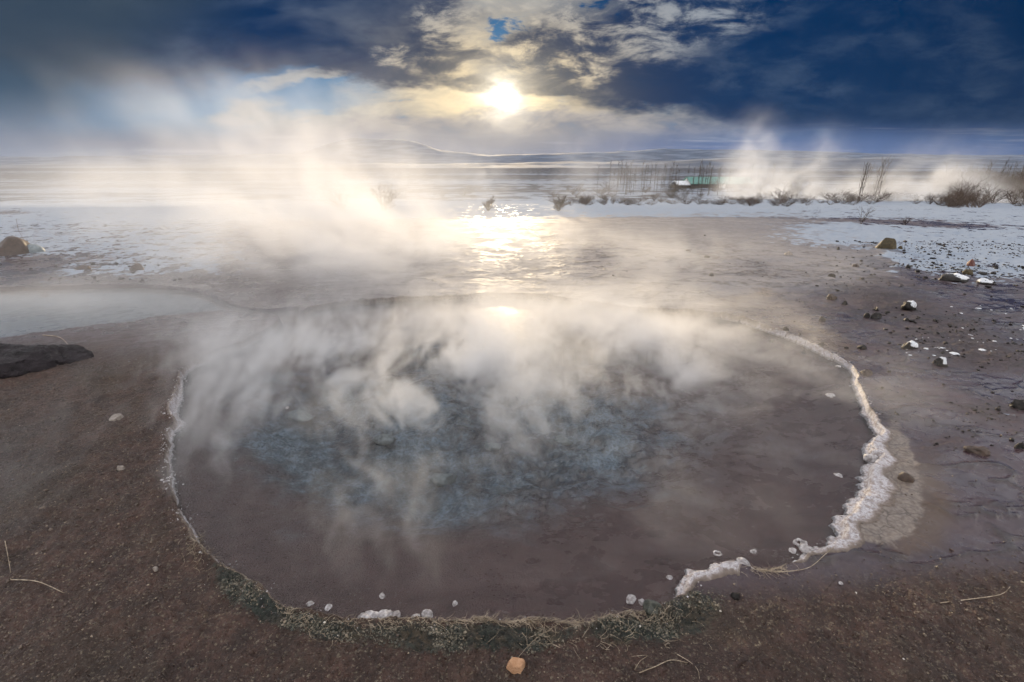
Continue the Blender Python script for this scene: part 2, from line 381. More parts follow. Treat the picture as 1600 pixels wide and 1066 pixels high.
# ------------------------------------------------------------------ ground
def mixk(u): return u*.13+.51
def ground_material():
    m, t, out = material('ground_surface')
    P = pos(t); a = {k: A(t, k) for k in ('snow', 'wet', 'gravel', 'sinter', 'rust', 'algae', 'under', 'hole', 'patch', 'crack', 'pale', 'milky')}
    n1 = noise(P, 1.7, 6, .6); n2 = noise(P, 9, 6, .62); n3 = noise(P, 55, 5, .6); n4 = noise(P, 170, 3, .6)
    grain = voro(P, 120); grainc = xyz(voro(P, 120, out='Color')); g2 = voro(P, 55)
    # bare earth
    gc = mix(n2.ss(.35, .68), (.062, .030, .022), (.150, .078, .058))
    gc = mix(n3.ss(.4, .7)*.6, gc, (.035, .022, .018))
    gc = mix(n1.ss(.48, .64)*.4, gc, (.110, .070, .036)); gc = mix(noise(P, .8, 4, .6).ss(.48, .60)*.5, gc, (.030, .019, .017))
    gc = mix(grainc[0].ss(.86, .97)*n4.ss(.4, .6)*.8, gc, (.34, .28, .20))
    # wet mud
    mc = mix(n1.ss(.35, .65), (.064, .040, .056), (.118, .074, .084))
    mc = mix((a['pale']+(n2-.5)*.7+(n1-.5)*.5).ss(.15,.75)*.85, mc, mix(n2, (.33, .32, .35), (.48, .46, .48)))  # pale sinter flat, with the low sky reflection and steam painted into its colour
    mc = mix(n2.ss(.5, .75)*.35, mc, (.085, .055, .055))
    mc = mix(a['patch']*n3.ss(.38, .6)*.8, mc, (.045, .026, .022))
    mc = mix(a['crack']*.75, mc, (.035, .024, .022))
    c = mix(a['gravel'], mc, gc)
    c = mix((a['rust']+(n2-.5)*.5).ss(.22, .75)*.75, c, mix(n3, (.12, .070, .042), (.20, .13, .08)))
    c = mix((a['sinter']*.9+(n2-.5)*1.0+(n3-.5)*.5).ss(.42, .80), c, mix(n3.ss(.3, .7), (.21, .16, .135), (.42, .35, .30)))
    vedge = voro(vm('ADD', P, vm('SCALE', noise(P, 9, 3, .5, col=True), sc=.12)), 9, 'DISTANCE_TO_EDGE').ss(.05, .0)
    c = mix(vedge*a['sinter'].min(1.)*.7, c, (.09, .065, .055))
    c = mix((a['algae']+(n3-.5)*.8).ss(.25, .6), c, mix(n3.ss(.35, .65), (.025, .028, .024), mix(n2.ss(.4, .6), (.06, .075, .060), (.14, .105, .070))))
    # pool floor: brown silt, blue-grey mineral round the vent
    uc = mix(n2.ss(.3, .7), (.132, .080, .080), (.200, .124, .120))
    uc = mix(n3.ss(.50, .72)*.5, uc, (.21, .155, .14))
    bl = mix((n2*.6+n1*.4).ss(.38, .64), (.035, .075, .115), (.33, .43, .56))
    bl = mix(n3.ss(.42, .62)*.65, bl, (.035, .085, .105))
    uc = mix((a['hole']+(n1-.5)*1.3+(n2-.5)*.9).ss(.10, 1.25), uc, bl)
    c = mix(a['under'], c, uc)
    c = mix(a['milky'], c, (.30, .34, .40))  # pale steam and reflection over the left pool, painted onto its floor
    c = vm('SCALE', c, sc=mixk(a['under']))
    # snow lies in patches
    x, y, z = xyz(P)
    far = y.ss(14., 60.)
    pn = noise(vec(t, x, y*.9, z), 3.2, 8, .66); pf = noise(vec(t, x*.05, y*.022, 0.), 3.2, 8, .62)
    sn = mix(far, pn, pf); sn = xyz(sn)[0]
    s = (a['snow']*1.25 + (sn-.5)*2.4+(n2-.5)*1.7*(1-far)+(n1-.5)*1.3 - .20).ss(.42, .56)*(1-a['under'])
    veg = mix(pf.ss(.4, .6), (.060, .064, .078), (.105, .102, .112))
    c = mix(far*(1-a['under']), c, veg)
    c = mix(s, c, mix(y.ss(40., 160.), mix(n2, (.22, .26, .325), (.33, .37, .44)), (.20, .23, .285)))  # far snow turns dim and bluish with distance: haze painted into the colour
    dry = (n1*.65+n2*.35).ss(.44, .56)
    rough = mix(a['wet']*(1-a['patch']*.6), (.62,)*3, mix(n2.ss(.35, .65)*.3+dry*.7, (.10,)*3, (.42,)*3))
    rough = xyz(rough)[0]
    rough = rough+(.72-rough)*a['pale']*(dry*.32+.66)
    rough = rough+(.42-rough)*a['algae']*.8
    rough = rough+(.75-rough)*s.max(far); rough = rough+(.6-rough)*a['sinter']*.6
    glint = a['gravel']*grainc[1].ss(.90, .97)
    rough = rough*(1-glint*.62)
    h = (1-grain.min(1.))*.5*a['gravel']+n3*.35+n4*.3*a['gravel']+n2*.6+grainc[2]*.3*a['gravel']+a['algae']*n3*1.2+s*.6
    dist = a['gravel']*.010+.0026+a['patch']*.006+far*.012+a['algae']*.012
    principled(t, out, c, rough, h, .85, dist, spec=(1-s)*(.46-a['gravel']*.04-a['pale']*.40).max(.03)*(1-far)*(1-a['pale']*dry*.75))
    return m
def build_ground():
    th = np.concatenate([np.linspace(-180, -56, 60)[:-1], np.linspace(-56, 56, 980), np.linspace(56, 180, 60)[1:-1]])
    th = np.radians(th); na = len(th)
    rr = [.45]
    while rr[-1] < 9500:
        r = rr[-1]; rr.append(r*(1.0038 if 1. < r < 13 else 1.012 if r < 40 else 1.022 if r > 13 else 1.02))
    rr = np.array(rr); nr = len(rr)
    Rg, T = np.meshgrid(rr, th, indexing='ij')
    x = (Rg*np.sin(T)).ravel(); y = (Rg*np.cos(T)).ravel()
    z, K = fields(x, y)
    i = np.arange(nr-1)[:, None]*na; j = np.arange(na)[None, :]; jn = (j+1) % na
    f = np.stack([i+j, i+na+j, i+na+jn, i+jn], -1).reshape(-1, 4)[:, ::-1]
    c = len(x); v = np.stack([x, y, z], 1)
    o = mesh_obj('ground', v, f, ground_material())
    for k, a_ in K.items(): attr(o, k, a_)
    # the disc under the camera
    tag(o, kind='structure'); print('ground', len(x))
    mesh_obj_disc = None
    return o
build_ground()
def gz(x, y):
    z, _ = fields(np.array([float(x)]), np.array([float(y)])); return float(z[0])
# ------------------------------------------------------------------ water
def water_material():
    m, t, out = material('spring_water')
    P = pos(t); x, y, z = xyz(P)
    q = vec(t, x, y*1.6, 0.)
    h = noise(q, 16, 4, .6, .6)*.6+noise(q, 4.5, 3, .5)*1.2+noise(q, 46, 3, .6)*.22
    bn = t.nodes.new('ShaderNodeBump'); bn.inputs['Strength'].default_value = .5; bn.inputs['Distance'].default_value = .010
    t.links.new(h.k, bn.inputs['Height'])
    fr = t.nodes.new('ShaderNodeFresnel'); fr.inputs[0].default_value = 1.33; t.links.new(bn.outputs[0], fr.inputs['Normal'])
    tr = t.nodes.new('ShaderNodeBsdfTransparent'); tr.inputs[0].default_value = (.93, .94, .94, 1)
    gl = t.nodes.new('ShaderNodeBsdfGlossy'); gl.inputs['Roughness'].default_value = .30; t.links.new(bn.outputs[0], gl.inputs['Normal'])
    mx = t.nodes.new('ShaderNodeMixShader'); t.links.new(fr.outputs[0], mx.inputs[0]); t.links.new(tr.outputs[0], mx.inputs[1]); t.links.new(gl.outputs[0], mx.inputs[2])
    t.links.new(mx.outputs[0], out.inputs[0]); return m
def build_water():
    p = shore[::3]; nx = np.roll(p, -1, 0)-np.roll(p, 1, 0); nrm = np.stack([nx[:, 1], -nx[:, 0]], 1); nrm /= np.linalg.norm(nrm, axis=1)[:, None]+1e-9
    ar = .5*np.sum(p[:, 0]*np.roll(p[:, 1], -1)-np.roll(p[:, 0], -1)*p[:, 1])
    if ar < 0: nrm = -nrm
    q = p+nrm*.03
    v = [(a, b, WATER) for a, b in q]
    if ar < 0: v = v[::-1]
    o = mesh_obj('water', v, [list(range(len(v)))], water_material(), smooth_=False)
    tag(o, kind='structure')
build_water()
# ------------------------------------------------------------------ steam
def steam_material(name, dens, col=(.96, .96, .97), g=.18):
    m, t, out = material(name)
    v = t.nodes.new('ShaderNodeVolumePrincipled'); v.inputs['Color'].default_value = (*col, 1)
    v.inputs['Density'].default_value = dens; v.inputs['Anisotropy'].default_value = g
    v.inputs['Density Attribute'].default_value = 'density'
    t.links.new(v.outputs[0], out.inputs['Volume']); return m
def steam(name, lo, hi, res, fn, mat, label):
    """a real fog volume: the field fn is sampled once into a grid of voxels"""
    g = bpy.data.node_groups.new(name, 'GeometryNodeTree')
    g.interface.new_socket('Geometry', in_out='OUTPUT', socket_type='NodeSocketGeometry')
    go = g.nodes.new('NodeGroupOutput'); vc = g.nodes.new('GeometryNodeVolumeCube')
    vc.inputs['Min'].default_value = lo; vc.inputs['Max'].default_value = hi
    for k, r_ in zip(('Resolution X', 'Resolution Y', 'Resolution Z'), res): vc.inputs[k].default_value = r_
    P = N(g, g.nodes.new('GeometryNodeInputPosition').outputs[0])
    dn = fn(g, P); edge = None
    x, y, z = xyz(P)
    for c_, a, b in ((x, lo[0], hi[0]), (y, lo[1], hi[1])):
        w = (b-a)*.08; e = c_.ss(a, a+w)*c_.ss(b, b-w); edge = e if edge is None else edge*e
    edge = edge*z.ss(hi[2], hi[2]-(hi[2]-lo[2])*.15)
    dn = (dn*edge-.002).max(0)
    g.links.new(dn.k, vc.inputs['Density'])
    sm = g.nodes.new('GeometryNodeSetMaterial'); sm.inputs['Material'].default_value = mat
    g.links.new(vc.outputs[0], sm.inputs[0]); g.links.new(sm.outputs[0], go.inputs[0])
    me = bpy.data.meshes.new(name); me.materials.append(mat)
    o = bpy.data.objects.new(name, me); C.objects.link(o)
    md = o.modifiers.new('steam', 'NODES'); md.node_group = g
    tag(o, label, None, None, 'stuff'); return o
def gauss(P, c, r, pw=1.):
    e = vm('MULTIPLY', vm('SUBTRACT', P, tuple(c)), tuple(1/k for k in r))
    return (vm('DOT_PRODUCT', e, e)*-1).exp()
def field_pool(g, P):
    x, y, z = xyz(P)
    warp = noise(P, 1.1, 2, .5, col=True); w = xyz(warp)
    X = x+(w[0]-.5)*.9; Y = y+(w[1]-.5)*.9; Z = z+(w[2]-.5)*.5
    lean = X+Y*.36-Z*.5
    q = vec(g, lean*7.5, Y*2.3+Z*1.6+lean*1.0, Z*4.)
    n = noise(q, 1., 6, .66, .6); n2 = noise(vec(g, lean*1.3, Y*.9, Z), 1., 2, .5)
    th = mixf(y.ss(1.6, 5.2), .575, .475)
    wisps = ((n*.58+n2*.52)-th).max(0.)*1.9
    env = gauss(P, (.05, 3.7, 0), (2.2, 1.4, 3.))*.85+gauss(P, (-.3, 2.6, 0), (1.5, .9, 3.))*.30
    env = env+gauss(P, (1.3, 4.0, 0), (.9, 1.0, 3.))*.25+gauss(P, (-1.6, 3.3, 0), (.7, 1.1, 3.))*.25+gauss(P, (-2.3, 3.9, 0), (.8, .45, 3.))*.22+gauss(P, (-.7, 2.3, 0), (.35, .8, 2))*.9
    fall = (z.max(0.)*(-6.)).exp()
    far = y.ss(3.0, 6.2)
    return wisps*env*fall*(1.+far*.7)*z.ss(-.05, .03)*15.
def mixf(f, a, b): return f*(b-a)+a
def field_left(g, P):
    x, y, z = xyz(P)
    w = xyz(noise(P, .55, 2, .5, col=True))
    q = vec(g, x+(w[0]-.5)*1.6+z*.35, (y+(w[1]-.5)*1.6)*.8, z*.9+(w[2]-.5))
    n = noise(q, 1.15, 6, .60, .3)
    b = (n-.40).max(0.)*4.2
    e = gauss(P, (-3.1, 8.6, .1), (1.8, 2.0, .75))*1.2+gauss(P, (-3.5, 9.0, 1.3), (1.6, 1.8, .9))*.38+gauss(P, (-4.8, 9.5, 2.2), (2.4, 1.8, 1.0))*.16
    e = e+gauss(P, (-1.6, 7.4, 0), (1.3, 1.0, .45))*.3+gauss(P, (-6., 11.5, .5), (4.2, 2.4, 1.2))*.16+gauss(P, (-.2, 9.5, 0), (2.6, 2.4, .5))*.35
    e = e+gauss(P, (2.5, 8.4, 0), (3.0, 2.2, .30))*.28
    return b*e*z.ss(-.1, .05)
def field_mid(g, P):
    x, y, z = xyz(P)
    w = xyz(noise(P, .12, 2, .5, col=True))
    q = vec(g, x+(w[0]-.5)*8., y*.6, z*1.3+(w[2]-.5)*3.)
    n = noise(q, .22, 5, .58); b = (n-.40).max(0.)*4.
    e = gauss(P, (-19., 28., .2), (13., 9., 1.5))*4.5+gauss(P, (-1., 26., -.5), (8., 8., 1.6))*.6+gauss(P, (8., 30., -.8), (9., 9., 1.3))*.35
    return b*e
PL = [(1140, 320, 52, 7.2, 2.6), (1160, 320, 55, 5.5, 3.6), (1255, 322, 55, 5.6, 2.8), (1215, 320, 58, 3.5, 3.5), (1340, 322, 55, 3.6, 3.4), (1420, 325, 50, 4.2, 3.2), (1470, 326, 48, 4.0, 3.4), (1520, 330, 46, 1.8, 5.), (1295, 326, 50, 1.6, 6.), (960, 300, 70, 8.0, 3.), (1010, 300, 74, 6., 3.), (900, 300, 66, 7.0, 5.5), (560, 310, 55, 3.0, 6.), (730, 300, 66, 6.5, 8.), (620, 300, 60, 5., 5.)]
def field_far(g, P):
    x, y, z = xyz(P)
    w = xyz(noise(P, .16, 2, .5, col=True))
    Q = vm('ADD', P, vec(g, (w[0]-.5)*6., (w[1]-.5)*4., (w[2]-.5)*2.))
    q = vec(g, x+(w[0]-.5)*5.-z*.3, y*.7, z*.9)
    n = noise(q, .50, 6, .62, .3); b = (n-.41).max(0.)*6.5
    e = None
    for px, py, d, h, wd in PL:
        r = ray(px, py); r = r*(d/r.y); zb = float(zt(r.x, r.y))
        k = gauss(Q, (r.x+h*.12, r.y, zb+h*.25), (wd*.62, wd*1.1, h*.62))
        if px < 1100: k = k*.2
        e = k if e is None else e+k
    return b*e
steam('steam', (-3.4, 1.25, -.03), (3.4, 7.0, .85), (300, 250, 36), field_pool, steam_material('pool_steam', 1.9, g=.40), 'thin wind-torn steam rising off the big round hot pool')
steam('steam', (-12, 5.6, -.2), (6, 15, 3.6), (170, 100, 44), field_left, steam_material('vent_steam', 1.3, g=.22), 'dense cream steam cloud billowing behind the pool on the left')
steam('steam', (-34, 15, -3), (22, 42, 5), (150, 70, 40), field_mid, steam_material('drift_steam', .016, g=.05), 'low steam drifting over the snowy terrace')
steam('steam', (-24, 42, -4.6), (64, 86, 8), (230, 90, 56), field_far, steam_material('fumarole_steam', .20, g=.05), 'row of separate steam plumes rising from far fumaroles')
def field_side(g, P):
    x, y, z = xyz(P)
    w = xyz(noise(P, .7, 2, .5, col=True)); q = vec(g, x+(w[0]-.5)*1.2, y+(w[1]-.5)*1.2, z*1.5)
    n = noise(q, 1.1, 4, .55); b = (n-.30).max(0.)*2.4
    e = gauss(P, (-5.6, 5.4, 0), (3.2, .8, 2.))*.75+gauss(P, (-2.6, 4.1, 0), (.7, .35, 1.5))*.7
    return b*e*(z.max(0.)*(-4.)).exp()*z.ss(-.05, .04)
steam('steam', (-11, 3.1, -.03), (-1.4, 7.4, .9), (120, 60, 26), field_side, steam_material('side_steam', 1.5, g=.3), 'thin bluish steam lying over the left pool')
# ------------------------------------------------------------------ haze
def haze():
    bm = bmesh.new(); lo = (-9400, -300, -22); hi = (9400, 7600, 190)
    vs = [bm.verts.new((x, y, z)) for x in (lo[0], hi[0]) for y in (lo[1], hi[1]) for z in (lo[2], hi[2])]
    for f in ((0, 1, 3, 2), (4, 6, 7, 5), (0, 4, 5, 1), (2, 3, 7, 6), (0, 2, 6, 4), (1, 5, 7, 3)): bm.faces.new([vs[i] for i in f])
    bmesh.ops.recalc_face_normals(bm, faces=bm.faces)
    me = bpy.data.meshes.new('haze'); bm.to_mesh(me); o = bpy.data.objects.new('haze', me); C.objects.link(o)
    m, t, out = material('haze'); v = t.nodes.new('ShaderNodeVolumePrincipled'); v.inputs['Color'].default_value = (.34, .50, .86, 1)
    v.inputs['Density'].default_value = 1.6e-5; v.inputs['Anisotropy'].default_value = 0.; v.inputs['Density Attribute'].default_value = ''
    t.links.new(v.outputs[0], out.inputs['Volume']); me.materials.append(m); tag(o, kind='stuff')
# ------------------------------------------------------------------ objects on the ground
rnd = random.Random(7); nr_ = np.random.default_rng(7)
def simple_mat(name, c1, c2, rough, scale=40., bstr=.6, bdist=.004, spec=.4, seedv=0., attr_=None, rough2=None):
    m, t, out = material(name)
    tc = N(t, t.nodes.new('ShaderNodeTexCoord').outputs['Object'])
    if seedv: tc = vm('ADD', tc, (seedv, seedv*1.7, seedv*.3))
    n1 = noise(tc, scale, 6, .62); n2 = noise(tc, scale*.22, 3, .5); n3 = noise(tc, scale*4, 3, .6)
    c = mix((n1*.6+n2*.4).ss(.38, .62), c1, c2)
    if attr_:
        a = A(t, attr_); c = mix(a, c, (.36, .29, .21)); c = mix(a.ss(.8, .97), c, (.62, .58, .54))
    r = n3.ss(.3, .7, rough-.12, rough+.12)
    principled(t, out, c, r, n1*.7+n3*.3, bstr, bdist, spec); return m
M_dark = simple_mat('dark_stone', (.010, .009, .0085), (.032, .027, .025), .55, 60, spec=.2)
M_brown = simple_mat('brown_stone', (.035, .023, .018), (.085, .056, .042), .55, 60)
M_olive = simple_mat('olive_stone', (.030, .022, .010), (.090, .065, .028), .7, 30)
M_grey = simple_mat('grey_stone', (.12, .15, .17), (.22, .26, .28), .6, 30)
M_pale = simple_mat('pale_stone', (.18, .15, .13), (.30, .26, .23), .55, 60)
M_red = simple_mat('red_stone', (.10, .030, .024), (.18, .07, .05), .6, 60)
M_tan = simple_mat('tan_stone', (.36, .19, .10), (.50, .30, .18), .75, 160, .8, .002)
M_slab = simple_mat('wet_slab', (.006, .005, .006), (.030, .024, .028), .45, 14, 1., .03, .16)
M_snow = simple_mat('snow', (.60, .63, .68), (.74, .75, .78), .7, 60, .5, .004, .1)
M_bark = simple_mat('bark', (.030, .022, .018), (.065, .048, .038), .8, 20)
M_twig = simple_mat('twigs', (.050, .034, .028), (.085, .060, .048), .8, 20)
M_straw = simple_mat('straw', (.20, .15, .10), (.46, .38, .29), .5, 60)
M_pebble = simple_mat('pebbles', (.022, .014, .012), (.085, .054, .044), .27, 50, attr_='tone')
M_moss = simple_mat('moss', (.018, .024, .020), (.070, .070, .054), .36, 90, .8, .003, .6)
M_mossbits = simple_mat('moss_bits', (.015, .022, .018), (.055, .060, .046), .34, 90, .8, .003, .6, attr_='tone')
_noiseoff = [0]
def ico(sub):
    bm = bmesh.new(); bmesh.ops.create_icosphere(bm, subdivisions=sub, radius=1)
    v = np.array([x.co[:] for x in bm.verts]); f = np.array([[q.index for q in x.verts] for x in bm.faces]); bm.free(); return v, f
ICO = {k: ico(k) for k in (1, 2, 3, 4, 5)}
def n3d(v, s, seed, o=4):
    return (fbm(v[:, 0]*s+v[:, 2]*s*.7, v[:, 1]*s-v[:, 2]*s*.6, seed, o)+fbm(v[:, 1]*s+9, v[:, 2]*s+v[:, 0]*s*.5, seed+3, o))*.5
def rock_shape(w, d, h, seed, sub=4, cuts=7, rough=.18, flat=.25):
    v, f = ICO[sub]; v = v.copy(); g = np.random.default_rng(seed)
    for _ in range(cuts):                       # broken faces
        n = g.normal(size=3); n[2] = abs(n[2])*.8; n /= np.linalg.norm(n); k = g.uniform(.55, .85)
        s = v@n; m = s > k; v[m] -= np.outer((s[m]-k)*.92, n)
    L = np.linalg.norm(v, axis=1)[:, None]
    v = v*(1+rough*n3d(v, 1.5, seed)[:, None]*1.6+rough*.5*n3d(v, 5, seed+9)[:, None])
    v[:, 2] = np.where(v[:, 2] < -flat, -flat+(v[:, 2]+flat)*.3, v[:, 2])
    lo = v.min(0); hi = v.max(0); v = (v-(lo+hi)/2)/(hi-lo)*np.array([w, d, h*1.25]); v[:, 2] -= v[:, 2].min()+h*.25*1.0
    return v, f
def snow_cap(v, f, h, seed, amt=.5, side=0.):
    """a skin of snow lying on the upward faces of a rock"""
    P = v[f]; n = np.cross(P[:, 1]-P[:, 0], P[:, 2]-P[:, 0]); n /= np.linalg.norm(n, axis=1)[:, None]+1e-9
    c = P.mean(1); w = np.ptp(v[:, 0])
    ok = (n[:, 2] > .25) & (c[:, 2] > h*.35) & (c[:, 0]/w*side+.25*n3d(c/w*3, 2, seed)+amt > .5)
    if ok.sum() < 4: ok = n[:, 2] > .5
    ff = f[ok]; used = np.unique(ff); mp = -np.ones(len(v), int); mp[used] = np.arange(len(used)); ff = mp[ff]
    e = {}
    for t in ff:
        for a, b in ((t[0], t[1]), (t[1], t[2]), (t[2], t[0])): e[(a, b)] = 1
    bd = [(a, b) for a, b in e if (b, a) not in e]; onb = np.zeros(len(used), bool)
    for a, b in bd: onb[a] = onb[b] = True
    base = v[used]; th = h*.16
    top = base+np.array([0, 0, 1])*np.where(onb, h*.03, th*(1+.5*n3d(base/w*4, 2, seed)))[:, None]
    V = np.concatenate([top, base-np.array([0, 0, .002])]); k = len(used)
    F_ = [tuple(t) for t in ff]+[tuple(t[::-1]+k) for t in ff]+[(b, a, a+k) for a, b in bd]+[(b, a+k, b+k) for a, b in bd]
    return V, F_
def rock(name, px, py, wpx, hpx, mat, label, cat='rock', cap=0., side=0., seed=1, cuts=7, rough=.18, rot=None, sub=4, group=None, zoff=0., dk=.8):
    g = G(px, py, 0.); z0 = gz(g.x, g.y)
    g = G(px, py, z0); z0 = gz(g.x, g.y)
    dpt = g.y*cos(PITCH)-(z0-CAMZ)*sin(PITCH); w = wpx*dpt/F; h = hpx*dpt/F*(1.05 if py < 600 else 1.2)
    v, f = rock_shape(w, w*dk, h, seed, sub, cuts, rough)
    y = g.y+w*dk*.4
    if cap:
        o = empty(name, (g.x, y, z0+zoff), rot or 0.); s = mesh_obj('stone', v, f, mat, o)
        V, Fc = snow_cap(v, f, h, seed, cap, side); mesh_obj('snow_cap', V, Fc, M_snow, o)
    else:
        o = mesh_obj(name, v, f, mat); o.location = (g.x, y, z0+zoff-h*.10); o.rotation_euler.z = rot or 0.
    return tag(o, label, cat, group)
RK = [
 ('rock', 1391, 389, 31, 17, M_olive, 'blocky olive-brown rock standing at the edge of the far snow on the right', 0, 0, 11, 12, .06),
 ('stone', 1409, 389, 9, 5, M_olive, 'small dark chip touching the right foot of the blocky olive-brown rock', 0, 0, 12, 6, .2),
 ('stone', 1235, 399, 13, 6, M_pale, 'pale grey stone on wet mud left of the blocky olive rock', 0, 0, 13, 6, .2),
 ('stone', 1339, 417, 9, 5, M_brown, 'small reddish-brown stone alone below the blocky olive rock', 0, 0, 14, 6, .2),
 ('stone', 1302, 433, 11, 5, M_dark, 'flat black stone on the bluish mud up the slope from the pebble pair', 0, 0, 15, 6, .2),
 ('stone', 1105, 403, 9, 4, M_dark, 'small dark stone on the pale mud behind the pool', 0, 0, 16, 6, .2),
 ('stone', 1112, 432, 8, 5, M_dark, 'dark stone beside the cracks behind the pool, nearest the rim', 0, 0, 17, 6, .2),
 ('stone', 1076, 393, 8, 3, M_brown, 'tiny stone behind the pool, farthest left of the scattered dark ones', 0, 0, 18, 6, .2),
 ('stone', 1303, 469, 15, 9, M_brown, 'round brown stone, upper one of the pair on the bluish mud', 0, 0, 19, 5, .25),
 ('stone', 1322, 477, 11, 7, M_dark, 'black stone, lower one of the pair on the bluish mud', 0, 0, 20, 7, .2),
 ('stone', 1286, 502, 12, 8, M_dark, 'black stone with a jagged top just below the pair on bluish mud', 0, 0, 21, 8, .25),
 ('stone', 1356, 497, 9, 7, M_dark, 'small black cube-like stone left of the snow-speckled one', 0, 0, 22, 9, .1),
 ('stone', 1372, 498, 16, 8, M_dark, 'black stone with specks of snow on both shoulders', .45, 0, 23, 7, .25),
 ('stone', 1371, 486, 8, 6, M_dark, 'tiny black stone just behind the snow-speckled one', 0, 0, 24, 6, .2),
 ('stone', 1426, 484, 22, 11, M_dark, 'dark stone with a thick lump of snow, farthest of the three snow-capped ones', .62, 1.2, 25, 6, .2),
 ('stone', 1426, 546, 22, 10, M_dark, 'dark stone snow-capped at its right end, middle of the three capped ones', .55, 1.5, 26, 6, .2),
 ('stone', 1474, 573, 20, 11, M_dark, 'dark stone with snow on its right side, nearest of the three capped ones', .6, 1.5, 27, 6, .2),
 ('stone', 1350, 546, 13, 7, M_dark, 'dark stone lying on rusty-tinted mud right of the pool', 0, 0, 28, 7, .25),
 ('stone', 1359, 588, 21, 9, M_brown, 'crumbly brown lump at the bend of the pool rim on the right', 0, 0, 29, 3, .4),
 ('stone', 1229, 518, 9, 6, M_dark, 'small dark stone on the right-hand rim, farthest of three', 0, 0, 30, 6, .2),
 ('stone', 1262, 536, 9, 5, M_brown, 'small brown stone on the right-hand rim, middle of three', 0, 0, 31, 6, .2),
 ('stone', 1284, 542, 10, 7, M_dark, 'small dark stone on the right-hand rim, nearest of three', 0, 0, 32, 6, .2),
 ('rock', 1520, 416, 14, 12, M_red, 'upright rust-red rock at the lower edge of the right snow patch', 0, 0, 33, 8, .15),
 ('rock', 1517, 429, 16, 8, M_olive, 'mossy brown stone right below the upright rust-red rock', 0, 0, 34, 6, .3),
 ('rock', 1500, 441, 50, 9, M_dark, 'long low black rock with a white snow edge below the snow field', .5, .6, 35, 4, .35),
 ('rock', 1547, 445, 26, 7, M_dark, 'short black rock in snow at the right end of the long low one', .6, -.6, 36, 4, .3),
 ('stone', 1420, 753, 22, 12, M_brown, 'smooth brown stone beside the cream mineral crust', 0, 0, 37, 3, .12),
 ('rock', 1535, 712, 34, 9, M_brown, 'flat brown slab in the mud near the right edge', 0, 0, 38, 4, .3),
 ('rock', 1598, 641, 26, 12, M_dark, 'dark low rock cut by the right edge of the picture', 0, 0, 39, 6, .3),
 ('rock', 1600, 703, 18, 9, M_dark, 'dark stone at the right edge below the larger dark low rock', 0, 0, 40, 6, .3),
 ('stone', 805, 1052, 32, 17, M_tan, 'tan angular broken stone with flat top at the bottom centre', 0, 0, 141, 11, .02),
 ('rock', -2, 398, 62, 28, M_brown, 'brown-grey rock on snow at the left edge beside the rounded boulder', 0, 0, 42, 7, .15),
 ('boulder', 42, 396, 33, 14, M_grey, 'smooth blue-grey rounded boulder on the snow at the left', 0, 0, 43, 2, .05),
 ('rock', 210, 421, 24, 11, M_brown, 'squat brown rock on the speckled bank behind the left pool', 0, 0, 44, 6, .2),
 ('rock', 122, 422, 22, 6, M_brown, 'low brown rock left of the squat one behind the left pool', 0, 0, 45, 5, .2),
 ('rock', 62, 450, 14, 6, M_red, 'small red-brown stone at the far shore of the left pool', 0, 0, 46, 5, .2),
 ('stone', 1152, 936, 16, 9, M_dark, 'black stone in gravel right of the mossy rim', 0, 0, 47, 5, .3),
 ('rock', 1022, 960, 30, 14, M_moss, 'dark mossy stone sunk in the rim near the white lobes', 0, 0, 48, 4, .25),
 ('stone', 178, 657, 22, 6, M_pale, 'flat pale pointed stone on the brown gravel at the left', 0, 0, 49, 6, .15),
 ('stone', 187, 736, 11, 6, M_pale, 'small pale pebble on brown gravel below the pointed stone', 0, 0, 50, 5, .15),
 ('stone', 241, 893, 9, 5, M_pale, 'small white pebble on the gravel left of the moss', 0, 0, 51, 5, .15),
 ('stone', 1205, 560-10, 9, 5, M_pale, 'pale stone under the steam inside the right-hand rim', 0, 0, 52, 5, .15),
]
for n_, px, py, w_, h_, m_, lb, cp, sd_, se, cu, ro in RK:
    rock(n_, px, py, w_, h_, m_, lb, 'boulder' if n_ == 'boulder' else 'rock' if n_ == 'rock' else 'stone', cp, sd_, se, cu, ro, rot=(se*.7) % .6-.3 if w_ < 30 else 0.)
def slab():
    w = 1.25; v, f = rock_shape(w, .52, .20, 77, 5, 5, .16)
    ly = n3d(v*np.array([1.2, 3, 10]), 3, 5); v += .030*np.abs(n3d(v*np.array([2., 5, 14]), 3, 15))[:, None]*np.array([.2, .3, 1.])*(v[:, 2:3] > .02)+.008*n3d(v, 40, 19)[:, None]; v += .016*ly[:, None]*np.array([.3, .6, 1.])
    v[:, 2] += .02*np.clip(np.abs(fbm(v[:, 0]*9+v[:, 1]*14, v[:, 1]*22, 8, 4, .6))*2, 0, 1)*(v[:, 2] > .03)
    x = G(15, 586); o = mesh_obj('boulder', v, f, M_slab); o.location = (x.x-.20, x.y+.17, gz(x.x, x.y)-.01); o.rotation_euler.z = .10
    tag(o, 'wet black layered boulder between the gravel and the left pool', 'boulder')
slab()
SUBM = [(692, 752, 40, 9, 'flat pale stone under water at the near edge of the blue vent'), (770, 700, 26, 8, 'rounded grey stone under water in the middle of the blue vent'), (600, 690, 34, 9, 'round-backed stone under water left of the vent centre'), (470, 655, 38, 10, 'pale lump under water at the left end of the blue floor'), (880, 690, 30, 9, 'submerged grey stone right of the vent centre')]
